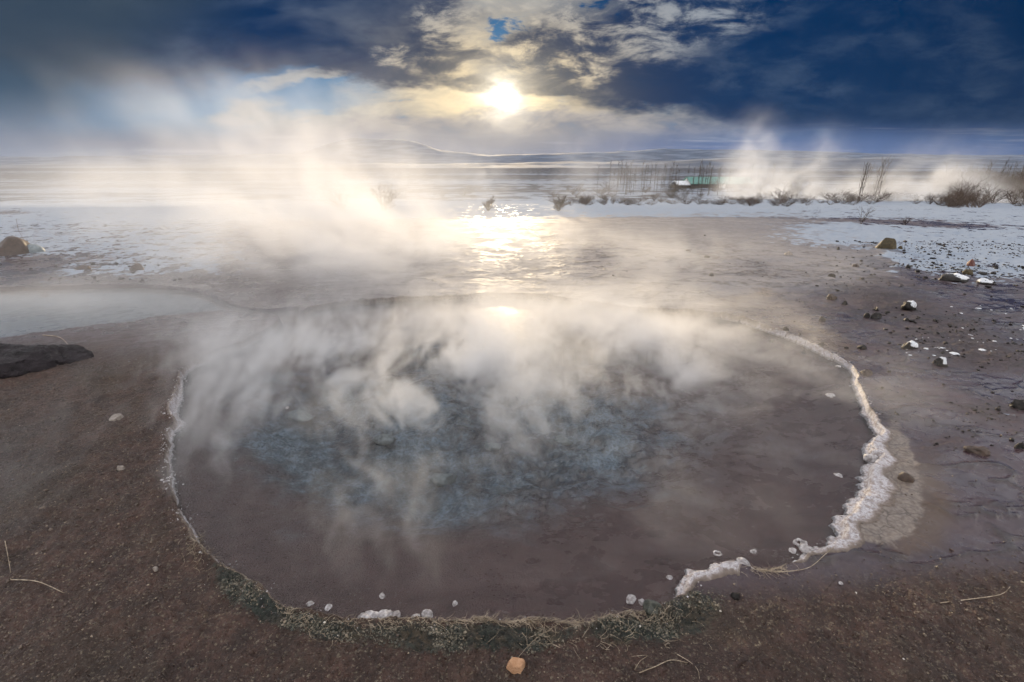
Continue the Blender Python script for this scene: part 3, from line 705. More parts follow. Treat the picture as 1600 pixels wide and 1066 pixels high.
for i, (px, py, w_, h_, lb) in enumerate(SUBM):
    g = G(px, py, -.45)
    for _ in range(4): g = G(px, py, gz(g.x, g.y))
    d_ = (g-Vector((0, 0, CAMZ))).length; w = w_*d_/F; v, f = rock_shape(w, w*.7, w*.3, 90+i, 4, 5, .2)
    o = mesh_obj('stone', v, f, M_grey); o.location = (g.x, g.y, gz(g.x, g.y)+.005); tag(o, lb, 'stone')
# ------------------------------------------------------------------ mineral crust along the rim
def crust_material():
    m, t, out = material('mineral_crust'); P = pos(t); wh = A(t, 'white'); tip = A(t, 'tip')
    n1 = noise(P, 45, 6, .65); n2 = noise(P, 190, 4, .6); n3 = noise(P, 18, 5, .7); vo = voro(P, 85)
    dark = mix(n1.ss(.35, .65), (.045, .032, .026), (.14, .105, .080)); dark = mix(wh.ss(.15, .6)*.9, dark, mix(n3, (.15, .115, .10), (.30, .245, .215)))
    whc = mix(n2.ss(.3, .7), (.34, .32, .35), (.62, .60, .63)); whc = mix(n1.ss(.46, .60)*.8, whc, (.24, .19, .17)); whc = mix(vo.ss(.5, .2)*.35, whc, (.16, .13, .13)); whc = mix(n3.ss(.55, .7)*.6, whc, (.12, .09, .08))
    c = mix((wh+(n1-.5)*.7+tip*.18).ss(.42, .58), dark, whc)
    principled(t, out, c, .55, n1*.8+n2*.4+vo*.5, 1., .006, .4); return m
def crust(name, a_px, ctrl, white_label, cat='mineral crust'):
    """ctrl: (px, py, outward width, inward reach, thickness, whiteness) along the shore"""
    n = len(shore); sx, sy = shore[:, 0], shore[:, 1]
    idx = []
    for c in ctrl:
        g = G(c[0], c[1]); idx.append(int(np.argmin((sx-g.x)**2+(sy-g.y)**2)))
    i0 = idx[0]; rel = [(k-i0) % n for k in idx]
    if rel[-1] == 0: rel[-1] = n
    assert all(b > a for a, b in zip(rel, rel[1:])), (name, rel)
    m = (rel[-1])*4
    s = np.linspace(0, rel[-1], m+1)
    k = s+i0; kf = np.floor(k).astype(int); fr = k-kf
    p = shore[kf % n]*(1-fr)[:, None]+shore[(kf+1) % n]*fr[:, None]
    W = [np.interp(s, rel, [c[j] for c in ctrl]) for j in (2, 3, 4, 5)]; W[0] = W[0]*.78; W[2] = W[2]*.32; W[0] = W[0]*1.15
    # smoothed direction across the shore, pointing to land
    t = np.stack([np.interp(s+8, s, p[:, 0])-np.interp(s-8, s, p[:, 0]), np.interp(s+8, s, p[:, 1])-np.interp(s-8, s, p[:, 1])], 1)
    t /= np.linalg.norm(t, axis=1)[:, None]+1e-9; nn = np.stack([t[:, 1], -t[:, 0]], 1)
    tst = p+nn*.05; d, ins, _ = seg_dist(tst[:, 0], tst[:, 1], shore[::3])
    if ins.mean() > .5: nn = -nn
    fr1 = fbm(p[:, 0]*26, p[:, 1]*26, 71, 3, .6)*.5+.5; fr2 = fbm(p[:, 0]*90, p[:, 1]*90, 72, 2)*.5+.5
    scal = np.abs(fbm(p[:, 0]*13, p[:, 1]*13, 73, 2))*2
    inn = W[1]*(.15+.8*fr1+.75*fr2+.7*scal); outw = W[0]*(.45+.9*(fbm(p[:, 0]*11, p[:, 1]*11, 74, 4, .6)*.5+.5))
    end = np.minimum(s, s[-1]-s); endt = np.clip(end/3, .02, 1)
    if rel[-1] == n: endt[:] = 1
    inn *= endt; outw *= endt
    J = np.linspace(0, 1, 15); V = []; tipv = []; whv = []
    for j, u in enumerate(J):
        off = -inn*(1-u)+outw*u if True else 0
        q = p+nn*off[:, None]; g, _ = fields(q[:, 0], q[:, 1]); g = np.maximum(g, WATER-.004)
        hump = np.sin(np.pi*min(1, max(0, (u*1.02))))**.6 if 0 < u < 1 else 0
        hump *= 1-.75*u
        lum = 1+.30*np.sin(off*330+3*fbm(p[:, 0]*6, p[:, 1]*6, 78, 2))+.55*fbm(q[:, 0]*70, q[:, 1]*70, 75, 3, .6)+.5*np.abs(fbm(q[:, 0]*30, q[:, 1]*30, 76, 3))
        z = g+W[2]*endt*hump*lum+(-.012 if u == 0 else -.006 if u == 1 else .0015)
        V.append(np.stack([q[:, 0], q[:, 1], z], 1)); tipv.append(np.full(len(p), max(0, 1-2.2*u))); whv.append(W[3]*(1-.75*u**1.5)+.12*fbm(q[:, 0]*25, q[:, 1]*25, 79, 4))
    V = np.stack(V, 1); ns = len(p); nj = len(J); V = V.reshape(-1, 3)
    i = np.arange(ns-1)[:, None]*nj; j = np.arange(nj-1)[None, :]
    f = np.stack([i+j, i+nj+j, i+nj+j+1, i+j+1], -1).reshape(-1, 4)
    P = V[f]; nz = np.cross(P[:, 1]-P[:, 0], P[:, 2]-P[:, 0])[:, 2].mean()
    if nz < 0: f = f[:, ::-1]
    o = mesh_obj(name, V, f, M_crust); attr(o, 'tip', np.stack(tipv, 1).ravel()); attr(o, 'white', np.stack(whv, 1).ravel())
    tag(o, white_label, cat); return o
M_crust = crust_material()
crust('mineral_crust', 0, [(1110,491,.02,.008,.006,.35),(1190,510,.03,.010,.008,.55),(1270,541,.035,.012,.010,.8),(1335,577,.030,.012,.012,.8),(1342,600,.020,.020,.014,.95),(1366,655,.030,.026,.014,.95),(1377,676,.055,.020,.014,1.),(1364,703,.12,.030,.016,1.),(1361,752,.14,.035,.018,1.),(1335,793,.13,.035,.018,1.),(1320,832,.11,.030,.018,1.),(1298,853,.07,.022,.016,.95),(1265,862,.035,.018,.016,.85),(1230,877,.035,.016,.016,.75)], 'white lacy mineral crust, widest of the rim, along the right side of the pool')
crust('mineral_crust', 0, [(1165,880,.030,.014,.012,.8),(1150,878,.075,.022,.018,.95),(1125,880,.085,.030,.020,1.),(1110,890,.06,.020,.016,.95),(1090,890,.07,.030,.018,1.),(1075,900,.045,.024,.016,1.),(1062,925,.030,.022,.018,.95),(1045,940,.022,.016,.014,.75)], 'white crust of two rounded lobes on the near right rim')
crust('rim_crust', 0, [(1040,942,.020,.012,.012,.45),(960,962,.020,.014,.014,.3),(850,962,.020,.014,.016,.3),(720,968,.018,.012,.014,.32),(600,967,.014,.010,.010,.3),(500,955,.014,.012,.014,.35),(400,918,.014,.010,.014,.3),(345,884,.016,.010,.014,.45),(322,858,.022,.010,.010,.5),(280,790,.018,.010,.010,.55)], 'dark earthy crust with straw along the near rim of the pool', 'earth crust')
crust('mineral_crust', 0, [(277,786,.012,.008,.008,.5),(264,735,.010,.010,.008,.6),(262,700,.012,.012,.010,.7),(275,660,.02,.020,.012,.8),(268,640,.045,.030,.012,.85),(279,600,.022,.016,.012,.75),(290,575,.018,.014,.010,.7),(345,548,.014,.010,.010,.5),(400,527,.014,.010,.010,.42),(434,503,.012,.01,.008,.4)], 'pale beaded crust along the left rim of the pool')
crust('rim_crust', 0, [(474,488,.040,.014,.06,.1),(560,473,.045,.014,.065,.1),(720,463,.05,.014,.07,.1),(850,465,.05,.014,.07,.1),(960,478,.045,.014,.06,.1),(1060,487,.03,.010,.045,.15),(1105,490,.018,.008,.010,.3)], 'thin dark crust line along the far rim below the steam', 'earth crust')
def fragment(px, py, wpx, label, hk=.35, ring=False, seed=0, z=None):
    g = G(px, py, WATER); w = wpx*((g-Vector((0, 0, CAMZ))).length)/F; zz = max(gz(g.x, g.y), WATER)
    if ring:
        bm = bmesh.new(); n = 28; vs = []
        for i in range(n):
            a = i/n*6.283; r = w*.36*(1+.15*fbm(np.array([cos(a)*2.]), np.array([sin(a)*2.]), seed)[0])
            for j in range(8):
                b = j/8*6.283; rr = w*.11*(1+.3*sin(a*5+b)); vs.append(((r+rr*cos(b))*cos(a), (r+rr*cos(b))*sin(a)*.8, rr*sin(b)+w*.06))
        f = [(i*8+j, ((i+1) % n)*8+j, ((i+1) % n)*8+(j+1) % 8, i*8+(j+1) % 8) for i in range(n) for j in range(8)]; bm.free(); v = vs
        o = mesh_obj('crust_fragment', v, f, M_frag)
    else:
        v, f = rock_shape(w, w*.8, w*hk, 300+seed, 4, 3, .3); o = mesh_obj('crust_fragment', v, f, M_frag)
    o.location = (g.x, g.y, zz+.001); o.rotation_euler.z = seed; tag(o, label, 'crust piece')
M_frag = simple_mat('white_mineral', (.20, .18, .18), (.52, .50, .52), .5, 70, .8, .003, .5)
FR = [(1250, 850, 18, 'white ring-shaped crust piece at the near right rim', True), (1238, 861, 11, 'small white crust flake just below the ring-shaped one', False), (1259, 860, 20, 'rounded white crust knob right below the ring-shaped piece', False), (1121, 866, 13, 'clear glassy ring floating off the two white lobes', True), (1177, 862, 9, 'white crust bead on the water right of the glassy ring', False), (1162, 882, 19, 'oval white crust disc at the right end of the two lobes', False),
 (1046, 903, 9, 'lone white crust piece on the brown water left of the lobes', False), (985, 938, 16, 'pale round crust piece near the mossy rim left of the lobes', False), (1003, 942, 11, 'pale crust bead beside the pale round piece at the rim', False), (576, 968, 28, 'white foam-like lump, left one of the three on the near rim', False), (600, 968, 26, 'white foam-like lump, middle one of the three on the near rim', False), (617, 966, 18, 'white foam-like lump, right one of the three on the near rim', False),
 (668, 961, 17, 'uneven glassy white lump standing on the near rim', False), (650, 966, 12, 'small white bead left of the glassy white lump', False), (711, 944, 9, 'small grey bead in the shallow water near the rim', False), (597, 932, 10, 'pale pebble-like piece in the shallow water at the lower left', False), (485, 944, 10, 'pale bead in the water beside the moss clump', False), (513, 950, 11, 'pale oval flake in the water right of the moss clump', False),
 (449, 638, 6, 'tiny bright speck floating at the left of the blue floor', False), (1310, 573, 9, 'pale flake floating by the right-hand rim', False), (1297, 618, 15, 'thin pale flake floating farther in from the right-hand rim', False), (1310, 743, 11, 'pale chip floating left of the wide white crust', False), (1362, 719, 20, 'knobbly white crust spur sticking out over the water', False), (1312, 918, 6, 'white speck on the wet gravel below the wide crust', False)]
for i, (px, py, w_, lb, rg) in enumerate(FR): fragment(px, py, w_, lb, .16 if 'flake' in lb or 'chip' in lb else .4, rg, i)
# ------------------------------------------------------------------ thin tubes
def tubes(paths, sides=4):
    """paths: list of (points, radii) -> one vertex and face list"""
    V = []; Fc = []; b = 0
    for pts, rad in paths:
        P = np.asarray(pts, float); T = np.gradient(P, axis=0); T /= np.linalg.norm(T, axis=1)[:, None]+1e-9
        up = np.array([0, 0, 1.]) if abs(T[0, 2]) < .9 else np.array([1., 0, 0])
        a = np.cross(T, up); a /= np.linalg.norm(a, axis=1)[:, None]+1e-9; c = np.cross(a, T)
        n = len(P)
        for k in range(sides):
            an = 6.2832*k/sides; V.append(P+(a*cos(an)+c*sin(an))*np.asarray(rad)[:, None])
        for k in range(sides):
            k2 = (k+1) % sides
            for i in range(n-1): Fc.append((b+k*n+i, b+k2*n+i, b+k2*n+i+1, b+k*n+i+1))
        b += sides*n
    return np.concatenate(V), Fc
def stalk(pts, r, label, mat=None, lift=.006):
    q = [G(px, py) for px, py in pts]; q = [Vector((g.x, g.y, max(gz(g.x, g.y), WATER)+lift)) for g in q]
    P = []
    for i in range(len(q)-1):
        a, b_, c, d = q[max(i-1, 0)], q[i], q[i+1], q[min(i+2, len(q)-1)]
        for k in range(6):
            t = k/6; P.append(.5*((2*b_)+(c-a)*t+(2*a-5*b_+4*c-d)*t*t+(3*b_-a-3*c+d)*t**3))
    P.append(q[-1]); base = P[0].copy(); P = [p-base for p in P]; n = len(P)
    v, f = tubes([([tuple(p) for p in P], [r*(1-.5*i/n) for i in range(n)])], 6)
    o = mesh_obj('dry_stalk', v, f, mat or M_straw); o.location = base; tag(o, label, 'dry stalk')
stalk([(10, 850), (13, 880), (18, 908)], .0015, 'upright thin half of a bent stalk at the left edge')
stalk([(18, 908), (60, 912), (100, 928)], .0022, 'thicker dry stalk curving over gravel at the left edge')
stalk([(892, 958), (862, 980), (832, 1005), (800, 1040)], .0011, 'thin dry stalk slanting down to the tan angular stone')
stalk([(999, 1051), (1024, 1041), (1049, 1028), (1075, 1032)], .0021, 'pale thick stalk lying on gravel at bottom right of centre')
stalk([(1058, 1018), (1078, 1030), (1090, 1042), (1094, 1058)], .0012, 'thin curved stalk crossing the pale thick one')
stalk([(992, 1045), (1000, 1034), (1011, 1025), (986, 1026)], .0010, 'small hooked stalk left of the pale thick one')
stalk([(1470, 940), (1510, 933), (1562, 930), (1577, 920)], .0020, 'long pale stalk with a hooked end on the right gravel')
stalk([(1290, 922), (1312, 896)], .0012, 'short straight twig on wet gravel below the wide crust', M_bark)
stalk([(1182, 888), (1215, 893), (1262, 888), (1290, 868), (1302, 858)], .0018, 'golden stalk looping along the near right rim')
stalk([(68, 527), (95, 530), (112, 547)], .0045, 'whitish bent stem beside the black layered boulder')
stalk([(735, 963), (800, 966), (860, 962)], .0016, 'long pale stem lying along the top of the near rim')
stalk([(1040, 905+40), (1010, 950), (975, 943)], .0014, 'stem lying on the rim left of the two white lobes')
stalk([(28, 350), (32, 368), (41, 386)], .006, 'thin bare twig leaning over the blue-grey boulder', M_bark, .12)
# loose straw matted on the rim
def straw():
    paths = []
    areas = [(820, 971, 170, 10, 300, 0), (600, 978, 100, 8, 90, 0), (960, 962, 90, 10, 200, 0), (760, 966, 60, 6, 130, 0), (1200, 889, 40, 7, 120, 0), (318, 850, 24, 40, 160, 50), (460, 962, 70, 12, 60, 30), (930, 998, 160, 14, 70, 0)]
    for cx, cy, rx, ry, n, ang in areas:
        a = nr_.normal(0, .5, n)*rx; b = nr_.normal(0, .5, n)*ry; c, s = cos(R(ang)), sin(R(ang))
        px = cx+a*c-b*s; py = cy+a*s+b*c
        pts = [G(u, v_) for u, v_ in zip(px, py)]
        X = np.array([g.x for g in pts]); Y = np.array([g.y for g in pts]); sd = shore_sd(X, Y)
        for x, y, d in zip(X, Y, sd):
            if d < -.03: continue
            L = nr_.uniform(.008, .055); an = nr_.normal(0, .7)+R(-ang); k = nr_.normal(0, .5); P = []
            for i in range(4):
                P.append((x, y)); x += cos(an)*L/3; y += sin(an)*L/3; an += k
            paths.append(P)
    XY = np.array(paths); z, _ = fields(XY[..., 0].ravel(), XY[..., 1].ravel()); z = np.maximum(z, WATER).reshape(XY.shape[:2])
    out = []
    for P, zz in zip(paths, z):
        l = nr_.uniform(.002, .010); e = nr_.uniform(0, .016)*(nr_.random() < .25); r = nr_.uniform(.0004, .0009)
        out.append(([(p[0], p[1], zz[i]+l+e*i/3) for i, p in enumerate(P)], [r, r, r, r*.6]))
    v, f = tubes(out, 3); o = mesh_obj('dry_grass', v, f, M_straw); tag(o, 'matted dry straw scattered over the near rim of the pool', kind='stuff')
straw()
# ------------------------------------------------------------------ loose stones, moss
def scatter(name, X, Y, size, mat, label, sub=1, tone=None, sink=.3, flat=.7, zz=None):
    v0, f0 = ICO[sub]; n = len(X); z = zz if zz is not None else fields(X, Y)[0]
    a = nr_.uniform(0, 6.28, n); sc = size[:, None]*np.stack([nr_.uniform(.7, 1.3, n), nr_.uniform(.7, 1.2, n), nr_.uniform(.45, .9, n)*flat/.7], 1)
    V = v0[None]*(1+.28*nr_.normal(size=(n, len(v0), 1)).clip(-1.6, 1.6)*.6)*sc[:, None, :]
    ca, sa = np.cos(a)[:, None], np.sin(a)[:, None]
    x = V[..., 0]*ca-V[..., 1]*sa+X[:, None]; y = V[..., 0]*sa+V[..., 1]*ca+Y[:, None]; zz_ = V[..., 2]+(z+size*sink*flat)[:, None]
    V = np.stack([x, y, zz_], -1).reshape(-1, 3); Fq = (f0[None]+(np.arange(n)*len(v0))[:, None, None]).reshape(-1, 3)
    o = mesh_obj(name, V, Fq, mat, smooth_=False)
    if tone is not None: attr(o, 'tone', np.repeat(tone, len(v0)))
    tag(o, label, kind='stuff'); return o
def px_points(n, x0, x1, y0, y1):
    px = nr_.uniform(x0, x1, n); py = nr_.uniform(y0, y1, n)
    dx = (px-800)/F; Yc = -(py-533)/F; dz = -sin(PITCH)+Yc*cos(PITCH); k = -CAMZ/dz
    return dx*k, (cos(PITCH)+Yc*sin(PITCH))*k
X, Y = px_points(42000, -250, 1850, 560, 1180)
_, K = fields(X, Y); sd = shore_sd(X, Y); keep = (sd > .01) & (nr_.random(len(X)) < K['gravel']*1.0+.05)
X, Y = X[keep], Y[keep]; rr_ = np.sqrt(X*X+Y*Y)
size = np.clip(nr_.lognormal(-6.25, .42, len(X)), .0008, .007)*np.clip(rr_/1.8, .8, 1.6)
tone = np.clip(nr_.random(len(X))*.22+(nr_.random(len(X)) > .955)*.5+(nr_.random(len(X)) > .985)*.6, 0, 1)
scatter('gravel', X, Y, size, M_pebble, 'fine dark gravel and grit strewn over the brown soil', 1, tone)
# rubble in and beside the snow
X1, Y1 = px_points(3500, 1290, 1700, 378, 450); X2, Y2 = px_points(900, -60, 420, 398, 450); X3, Y3 = px_points(4200, 1120, 1640, 410, 760); X4, Y4 = px_points(420, 860, 1260, 366, 478)
X = np.concatenate([X1, X2, X3, X4]); Y = np.concatenate([Y1, Y2, Y3, Y4]); zz, K = fields(X, Y); sd = shore_sd(X, Y)
cl = fbm(X*1.4, Y*1.4, 91, 3)*.5+.5
keep = (sd > .04) & (nr_.random(len(X)) < np.clip(np.maximum(K['snow']*.8, K['patch']*1.4)+.16, 0, 1)*np.clip((cl-.3)*3, 0, 1))
X, Y = X[keep], Y[keep]; size = np.clip(nr_.lognormal(-4.9, .5, len(X)), .003, .026)*np.clip(np.sqrt(X*X+Y*Y)/7, .4, 1.3)
scatter('rubble', X, Y, size, M_dark, 'small dark rubble poking through snow and mud', 2)
# snow crumbs on the right-hand mud
X, Y = px_points(260, 1400, 1610, 478, 560); cl = fbm(X*3.2, Y*3.2, 95, 3)
X, Y = X[cl > .12], Y[cl > .12]
if len(X): scatter('snow_patches', X, Y, np.clip(nr_.lognormal(-5., .8, len(X)), .002, .035), M_snow, 'crumbs of old snow on the muddy ground at the right', 2, flat=.35)
# moss clumps
X, Y = px_points(70000, 300, 1400, 830, 1040); zz, K = fields(X, Y); sd = shore_sd(X, Y)
keep = (nr_.random(len(X)) < np.clip(K['algae']*1.3-.25, 0, 1)*np.clip(fbm(X*9, Y*9, 97, 3)*4+.5, 0, 1)) & (sd > -.02)
X, Y = X[keep], Y[keep]; size = np.clip(nr_.lognormal(-6.2, .45, len(X)), .0008, .006)
tone = np.clip(nr_.random(len(X))*.4+(nr_.random(len(X)) > .8)*.25+(nr_.random(len(X)) > .975)*.4, 0, 1)
scatter('moss', X, Y, size, M_mossbits, 'wet dark green moss and algae lumps on the near rim', 1, tone, flat=.9); print('moss', len(X))

# crumbs of mineral crust along the near rim
k = nr_.integers(0, len(shore), 9000); X = shore[k, 0]+nr_.normal(0, .022, len(k)); Y = shore[k, 1]+nr_.normal(0, .022, len(k))
px, py = topx(X, Y); keep = (Y > 0) & (((py > 780) & (nr_.random(len(k)) < .55)) | ((px > 1050) & (py > 500)) | ((px < 300) & (py > 560))) & (fbm(X*9, Y*9, 99, 3) > -.15)
X, Y = X[keep], Y[keep]; Z = np.maximum(fields(X, Y)[0], WATER)
scatter('mineral_crumbs', X, Y, np.clip(nr_.lognormal(-6.3, .5, len(X)), .0007, .0055)*np.clip(np.sqrt(X*X+Y*Y)/2, .8, 1.5), M_frag, 'tiny white crumbs of mineral crust scattered along the pool rim', 1, zz=Z)
# ------------------------------------------------------------------ far side: shrubs, saplings, house, hills
def H(px, py):                          # where a line of sight meets the land
    r = ray(px, py); r = r/r.y
    ys = np.geomspace(2, 9000, 1500); dz = CAMZ+r.z*ys-zt(r.x*ys, ys)
    k = np.where(dz < 0)[0]; y = ys[k[0]] if len(k) else 200.
    return Vector((r.x*y, y, float(zt(r.x*y, y))))
def limb(p, d, L, r, lvl, out, g, spread, up=.25):
    n = 4; P = [p]; q = np.array(p, float); d = np.array(d, float)
    for i in range(n):
        d = d+g.normal(0, .13, 3)+np.array([0, 0, up*.18]); d /= np.linalg.norm(d); q = q+d*L/n; P.append(tuple(q))
    out.setdefault(lvl, []).append((P, [r*(1-.55*i/n) for i in range(n+1)]))
    if lvl > 0:
        for k in range(g.integers(4, 7)):
            i = g.integers(1, n+1); b = np.array(P[i]); e = d+g.normal(0, spread, 3); e[2] = abs(e[2])*.8+.15; e /= np.linalg.norm(e)
            limb(tuple(b), e, L*g.uniform(.45, .7), r*.55, lvl-1, out, g, spread, up)
def shrub_paths(h, seed, stems, lvl=2, spread=.55, r=None):
    g = np.random.default_rng(seed); out = {}
    for s in range(stems):
        a = g.uniform(0, 6.28); d = np.array([cos(a)*.45, sin(a)*.45, 1.]); d /= np.linalg.norm(d)
        limb((cos(a)*.03*h, sin(a)*.03*h, -.03), d, h*g.uniform(.45, .62), (r or h*.016)*g.uniform(.7, 1), lvl, out, g, spread)
    return out
def shrub(name, px, py, h, label, seed, stems=5, lvl=3, cat='shrub', r=None):
    c = H(px, py) if py < 345 else G(px, py); o = empty(name, (c.x, c.y, c.z if py < 345 else gz(c.x, c.y)))
    out = shrub_paths(h, seed, stems, lvl, r=r); top = max(out)
    v, f = tubes(out[top]+out[top-1], 5); mesh_obj('trunk', v, f, M_bark, o)
    v, f = tubes(sum([out[k] for k in range(top-1)], []), 3); mesh_obj('crown', v, f, M_twig, o)
    return tag(o, label, cat)
shrub('bare_shrub', 1345, 351, .62, 'small bare shrub standing alone on snow left of the olive rock', 3, 4, 2, r=.007)
shrub('bare_shrub', 1412, 352, .30, 'low reddish shrub hugging the dark strip right of the lone shrub', 4, 9, 2, r=.006)
shrub('bare_shrub', 872, 331, .6, 'bare grey bush on the terrace edge right of the sun glint', 5, 6, 3, r=.018)
shrub('bare_shrub', 600, 330, 1.05, 'bare bush half lost in steam left of the sun glint', 6, 6, 3, r=.018)
shrub('bare_shrub', 535, 331, .8, 'smaller bare bush in steam, farthest left on the terrace', 7, 5, 3, r=.016)
shrub('bare_shrub', 762, 330, .5, 'wide faint bush in steam straight under the sun', 8, 7, 3, r=.02)
# thickets far off: single mesh each, too small to show parts
protos = []
for k in range(4):
    out = shrub_paths(1., 40+k, 7+k*2, 2, .5, .011); v, f = tubes(sum(out.values(), []), 3)
    o = mesh_obj('bare_shrub', v, f, M_twig); protos.append(o)
first = set()
def place(o, p, s, rz, label, cat, group):
    if o.name in first: c = o.copy(); C.objects.link(c)
    else: c = o; first.add(o.name)
    c.location = p; c.scale = (s[0], s[0], s[1]); c.rotation_euler.z = rz; tag(c, label, cat, group); return c
bands = [(865, 1165, 297, 322, 84, 18, 32, 'bare shrubs in the thicket before the green-roofed building', 'bare brown shrub of the thicket in front of the green-roofed building'),
         (1165, 1490, 298, 324, 80, 26, 44, 'bare shrubs behind the right-hand plumes', 'dark bare shrub showing through the right-hand steam plumes'),
         (1480, 1640, 290, 326, 90, 30, 50, 'bare shrubs of the wood at the right edge', 'brown bare shrub of the dense wood at the right edge'),
         (505, 770, 290, 310, 30, 14, 24, 'bare shrubs in a row under the sun', 'faint bare shrub in the steamy row left of and under the sun')]
for x0, x1, y0, y1, n, h0, h1, grp, lb in bands:
    for i in range(n):
        px = rnd.uniform(x0, x1); py = rnd.uniform(y0, y1)
        if rnd.random() < .3 and x0 < 1000: py = y1-rnd.random()*4
        p = H(px, py); h = rnd.uniform(h0, h1)*p.y/F
        k_ = 1. if x0 > 1400 else .68
        place(rnd.choice(protos), p, (h*rnd.uniform(.6, 1.3), h*k_*rnd.uniform(.35, .95)), rnd.uniform(0, 6), lb, 'shrub', grp)
saps = []
for k in range(3):
    g = np.random.default_rng(60+k); out = {}
    P = [(0, 0, -.02)]; 
    for i in range(6): P.append((P[-1][0]+g.normal(0, .008), P[-1][1]+g.normal(0, .008), (i+1)/6))
    paths = [(P, [.010*(1-.6*i/6) for i in range(7)])]
    for j in range(16):
        z = g.uniform(.25, .95); a = g.uniform(0, 6.28); L = g.uniform(.05, .12)
        paths.append(([(0, 0, z), (cos(a)*L*.5, sin(a)*L*.5, z+L*.7), (cos(a)*L*.7, sin(a)*L*.7, z+L*1.5)], [.004, .003, .002]))
    v, f = tubes(paths, 4); saps.append(mesh_obj('bare_tree', v, f, M_bark))
for i in range(66):
    px = [rnd.uniform(925, 1205), rnd.gauss(975, 10), rnd.gauss(1060, 40)][rnd.choice((0, 0, 1, 2))]; py = rnd.choice((294, 300, 305))+rnd.uniform(-1, 1)
    p = H(px, py); h = rnd.uniform(24, 42)*p.y/F
    place(rnd.choice(saps), p, (h*rnd.uniform(.7, 1.), h), rnd.uniform(0, 6), 'slim leafless tree in the planted rows before the green-roofed building', 'tree', 'slim leafless trees planted in rows')
for i in range(14):
    px = rnd.uniform(1335, 1375); p = H(px, 312+rnd.uniform(-3, 3)); h = rnd.uniform(40, 56)*p.y/F
    place(rnd.choice(saps), p, (h, h), rnd.uniform(0, 6), 'tall leafless tree in the clump behind the right-hand plumes', 'tree', 'tall leafless trees behind the plumes')
for i in range(12):
    px = rnd.uniform(1530, 1610); p = H(px, 306+rnd.uniform(-5, 5)); h = rnd.uniform(34, 50)*p.y/F
    place(rnd.choice(saps), p, (h, h), rnd.uniform(0, 6), 'leafless tree rising above the wood at the right edge', 'tree', 'leafless trees above the right-hand wood')
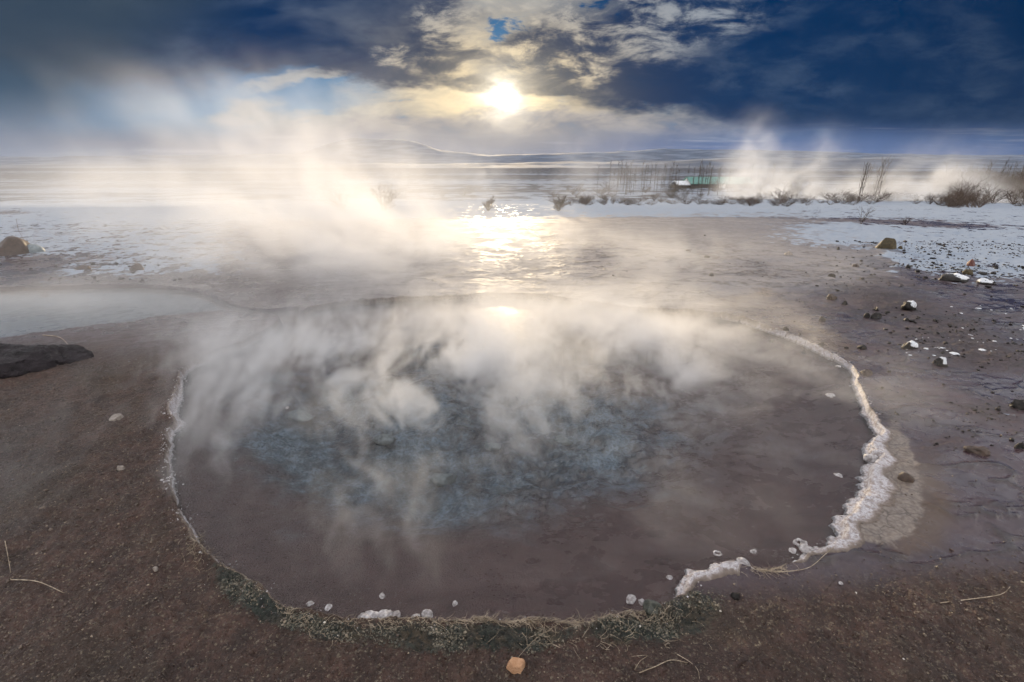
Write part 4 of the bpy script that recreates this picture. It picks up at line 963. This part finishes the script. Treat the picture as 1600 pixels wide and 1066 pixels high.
# farm building
def boxv(x0, x1, y0, y1, z0, z1):
    v = [(x, y, z) for x in (x0, x1) for y in (y0, y1) for z in (z0, z1)]
    return v, [(0, 1, 3, 2), (4, 6, 7, 5), (0, 4, 5, 1), (2, 3, 7, 6), (0, 2, 6, 4), (1, 5, 7, 3)]
def building():
    c = H(1128, 294); k = c.y/F; W = 92*k; o = empty('farm_building', c)
    wall = simple_mat('dark_boards', (.045, .036, .032), (.07, .055, .05), .8, 2); green = simple_mat('green_sheet', (.045, .17, .15), (.07, .22, .19), .45, 1.)
    glass = simple_mat('window_glass', (.03, .035, .04), (.05, .055, .06), .1, 1.); white = simple_mat('white_boards', (.5, .5, .5), (.62, .62, .62), .7, 2)
    D = 11.; e = 6.0*k; rg = 14.5*k
    v, f = boxv(-W/2, W/2, 0, D, -1, e); mesh_obj('wall', v, f, wall, o, False)
    v = [(-W/2-.4, -.6, e-.15), (W/2+.4, -.6, e-.15), (W/2+.4, D/2, rg), (-W/2-.4, D/2, rg), (-W/2-.4, D+.6, e-.15), (W/2+.4, D+.6, e-.15)]
    v += [(a, b, z+.18) for a, b, z in v]
    f = [(6, 7, 8, 9), (9, 8, 11, 10), (0, 3, 2, 1), (3, 4, 5, 2), (0, 1, 7, 6), (4, 10, 11, 5), (0, 6, 9, 3), (3, 9, 10, 4), (1, 2, 8, 7), (2, 5, 11, 8)]
    mesh_obj('roof', v, f, green, o, False)
    for s in (-1, 1):
        g = [(s*(W/2-.01), .02, e), (s*(W/2-.01), D-.02, e), (s*(W/2-.01), D/2, rg-.2), (s*(W/2-.3), .02, e), (s*(W/2-.3), D-.02, e), (s*(W/2-.3), D/2, rg-.2)]
        mesh_obj('gable', g, [(0, 1, 2), (3, 5, 4), (0, 3, 4, 1), (1, 4, 5, 2), (2, 5, 3, 0)], white, o, False)
    for i in range(6):
        x = -W/2+W*(i+.5)/6; v, f = boxv(x-.8, x+.8, -.05, .04, e*.35, e*.8); mesh_obj('window', v, f, glass, o, False)
    v, f = boxv(-1.2, 1.2, -.06, .04, -.5, e*.85); mesh_obj('door', v, f, white, o, False)
    tag(o, 'long low farm building with a green roof beyond the leafless trees', 'building')
    # a smaller snow-roofed shed at its left end
    c2 = H(1070, 294); o2 = empty('shed', c2); w = 22*k
    v, f = boxv(-w/2, w/2, 0, 8, -1, 3.*k*1.3); mesh_obj('wall', v, f, wall, o2, False)
    e2 = 3*k*1.3; v = [(-w/2-.3, -.4, e2), (w/2+.3, -.4, e2), (w/2+.3, 4, e2+5.*k), (-w/2-.3, 4, e2+5.*k), (-w/2-.3, 8.4, e2), (w/2+.3, 8.4, e2)]
    v += [(a, b, z+.22) for a, b, z in v]; f = [(6, 7, 8, 9), (9, 8, 11, 10), (0, 3, 2, 1), (3, 4, 5, 2), (0, 1, 7, 6), (4, 10, 11, 5), (0, 6, 9, 3), (3, 9, 10, 4), (1, 2, 8, 7), (2, 5, 11, 8)]
    mesh_obj('roof', v, f, M_snow, o2, False)
    v, f = boxv(-.6, .6, -.05, .04, e2*.3, e2*.8); mesh_obj('window', v, f, glass, o2, False)
    tag(o2, 'small shed with a snow-white roof left of the green-roofed building', 'shed')
building()
def hill_material():
    m, t, out = material('snowy_hills_hazed'); P = pos(t); x, y, z = xyz(P)
    n = noise(vec(t, x*.0016, y*.0016, z*.02), 3., 8, .62)
    c = mix(n.ss(.42, .60), (.085, .10, .135), (.150, .175, .225)); principled(t, out, c, .9, spec=.1); return m  # snow-dusted dark slopes, with bluish distance haze painted into the colour
def hills():
    mat = hill_material()
    def ridge(name, d, depth, az0, az1, fn, seed):
        n = 420; m = 34; az = np.linspace(az0, az1, n); v = []
        for j in range(m):
            t = j/(m-1); y = d+depth*t; x = az*d*(1+.0*t)+0; prof = sst(0, .45, t)*sst(1.0, .55, t) if 0 < t < 1 else 0
            h = np.array([fn(a) for a in az])
            z = -16+prof*h*(1+.10*fbm(x/420, np.full(n, y/420.), seed, 5, .55))+prof*10*fbm(x/160, np.full(n, y/160.), seed+5, 4)
            v.append(np.stack([x, np.full(n, y), z], 1))
        V = np.concatenate(v); i = np.arange(m-1)[:, None]*n; j = np.arange(n-1)[None]
        o = mesh_obj(name, V, np.stack([i+j, i+j+1, i+n+j+1, i+n+j], -1).reshape(-1, 4), mat); tag(o, kind='structure')
    def pz(px, py, d): r = ray(px, py); return CAMZ+r.z/r.y*d+16
    def prof(pts, d):
        xs = [ray(a, b).x/ray(a, b).y for a, b in pts]; hs = [pz(a, b, d*1.25) for a, b in pts]
        return lambda a: float(np.interp(a, xs, hs))
    ridge('hills', 4200, 2400, -1.5, 1.5, prof([(-300, 246), (100, 244), (400, 240), (440, 226), (480, 219), (560, 217), (600, 222), (660, 236), (760, 243), (900, 240), (1000, 238), (1100, 232), (1200, 234), (1350, 236), (1500, 240), (1700, 243), (2100, 244)], 4200), 3)
    ridge('hills', 1500, 900, -1.3, 1.5, prof([(-300, 258), (300, 257), (700, 256), (900, 254), (1100, 253), (1250, 248), (1330, 250), (1480, 247), (1620, 249), (2000, 252)], 1500), 9)
hills()
haze()
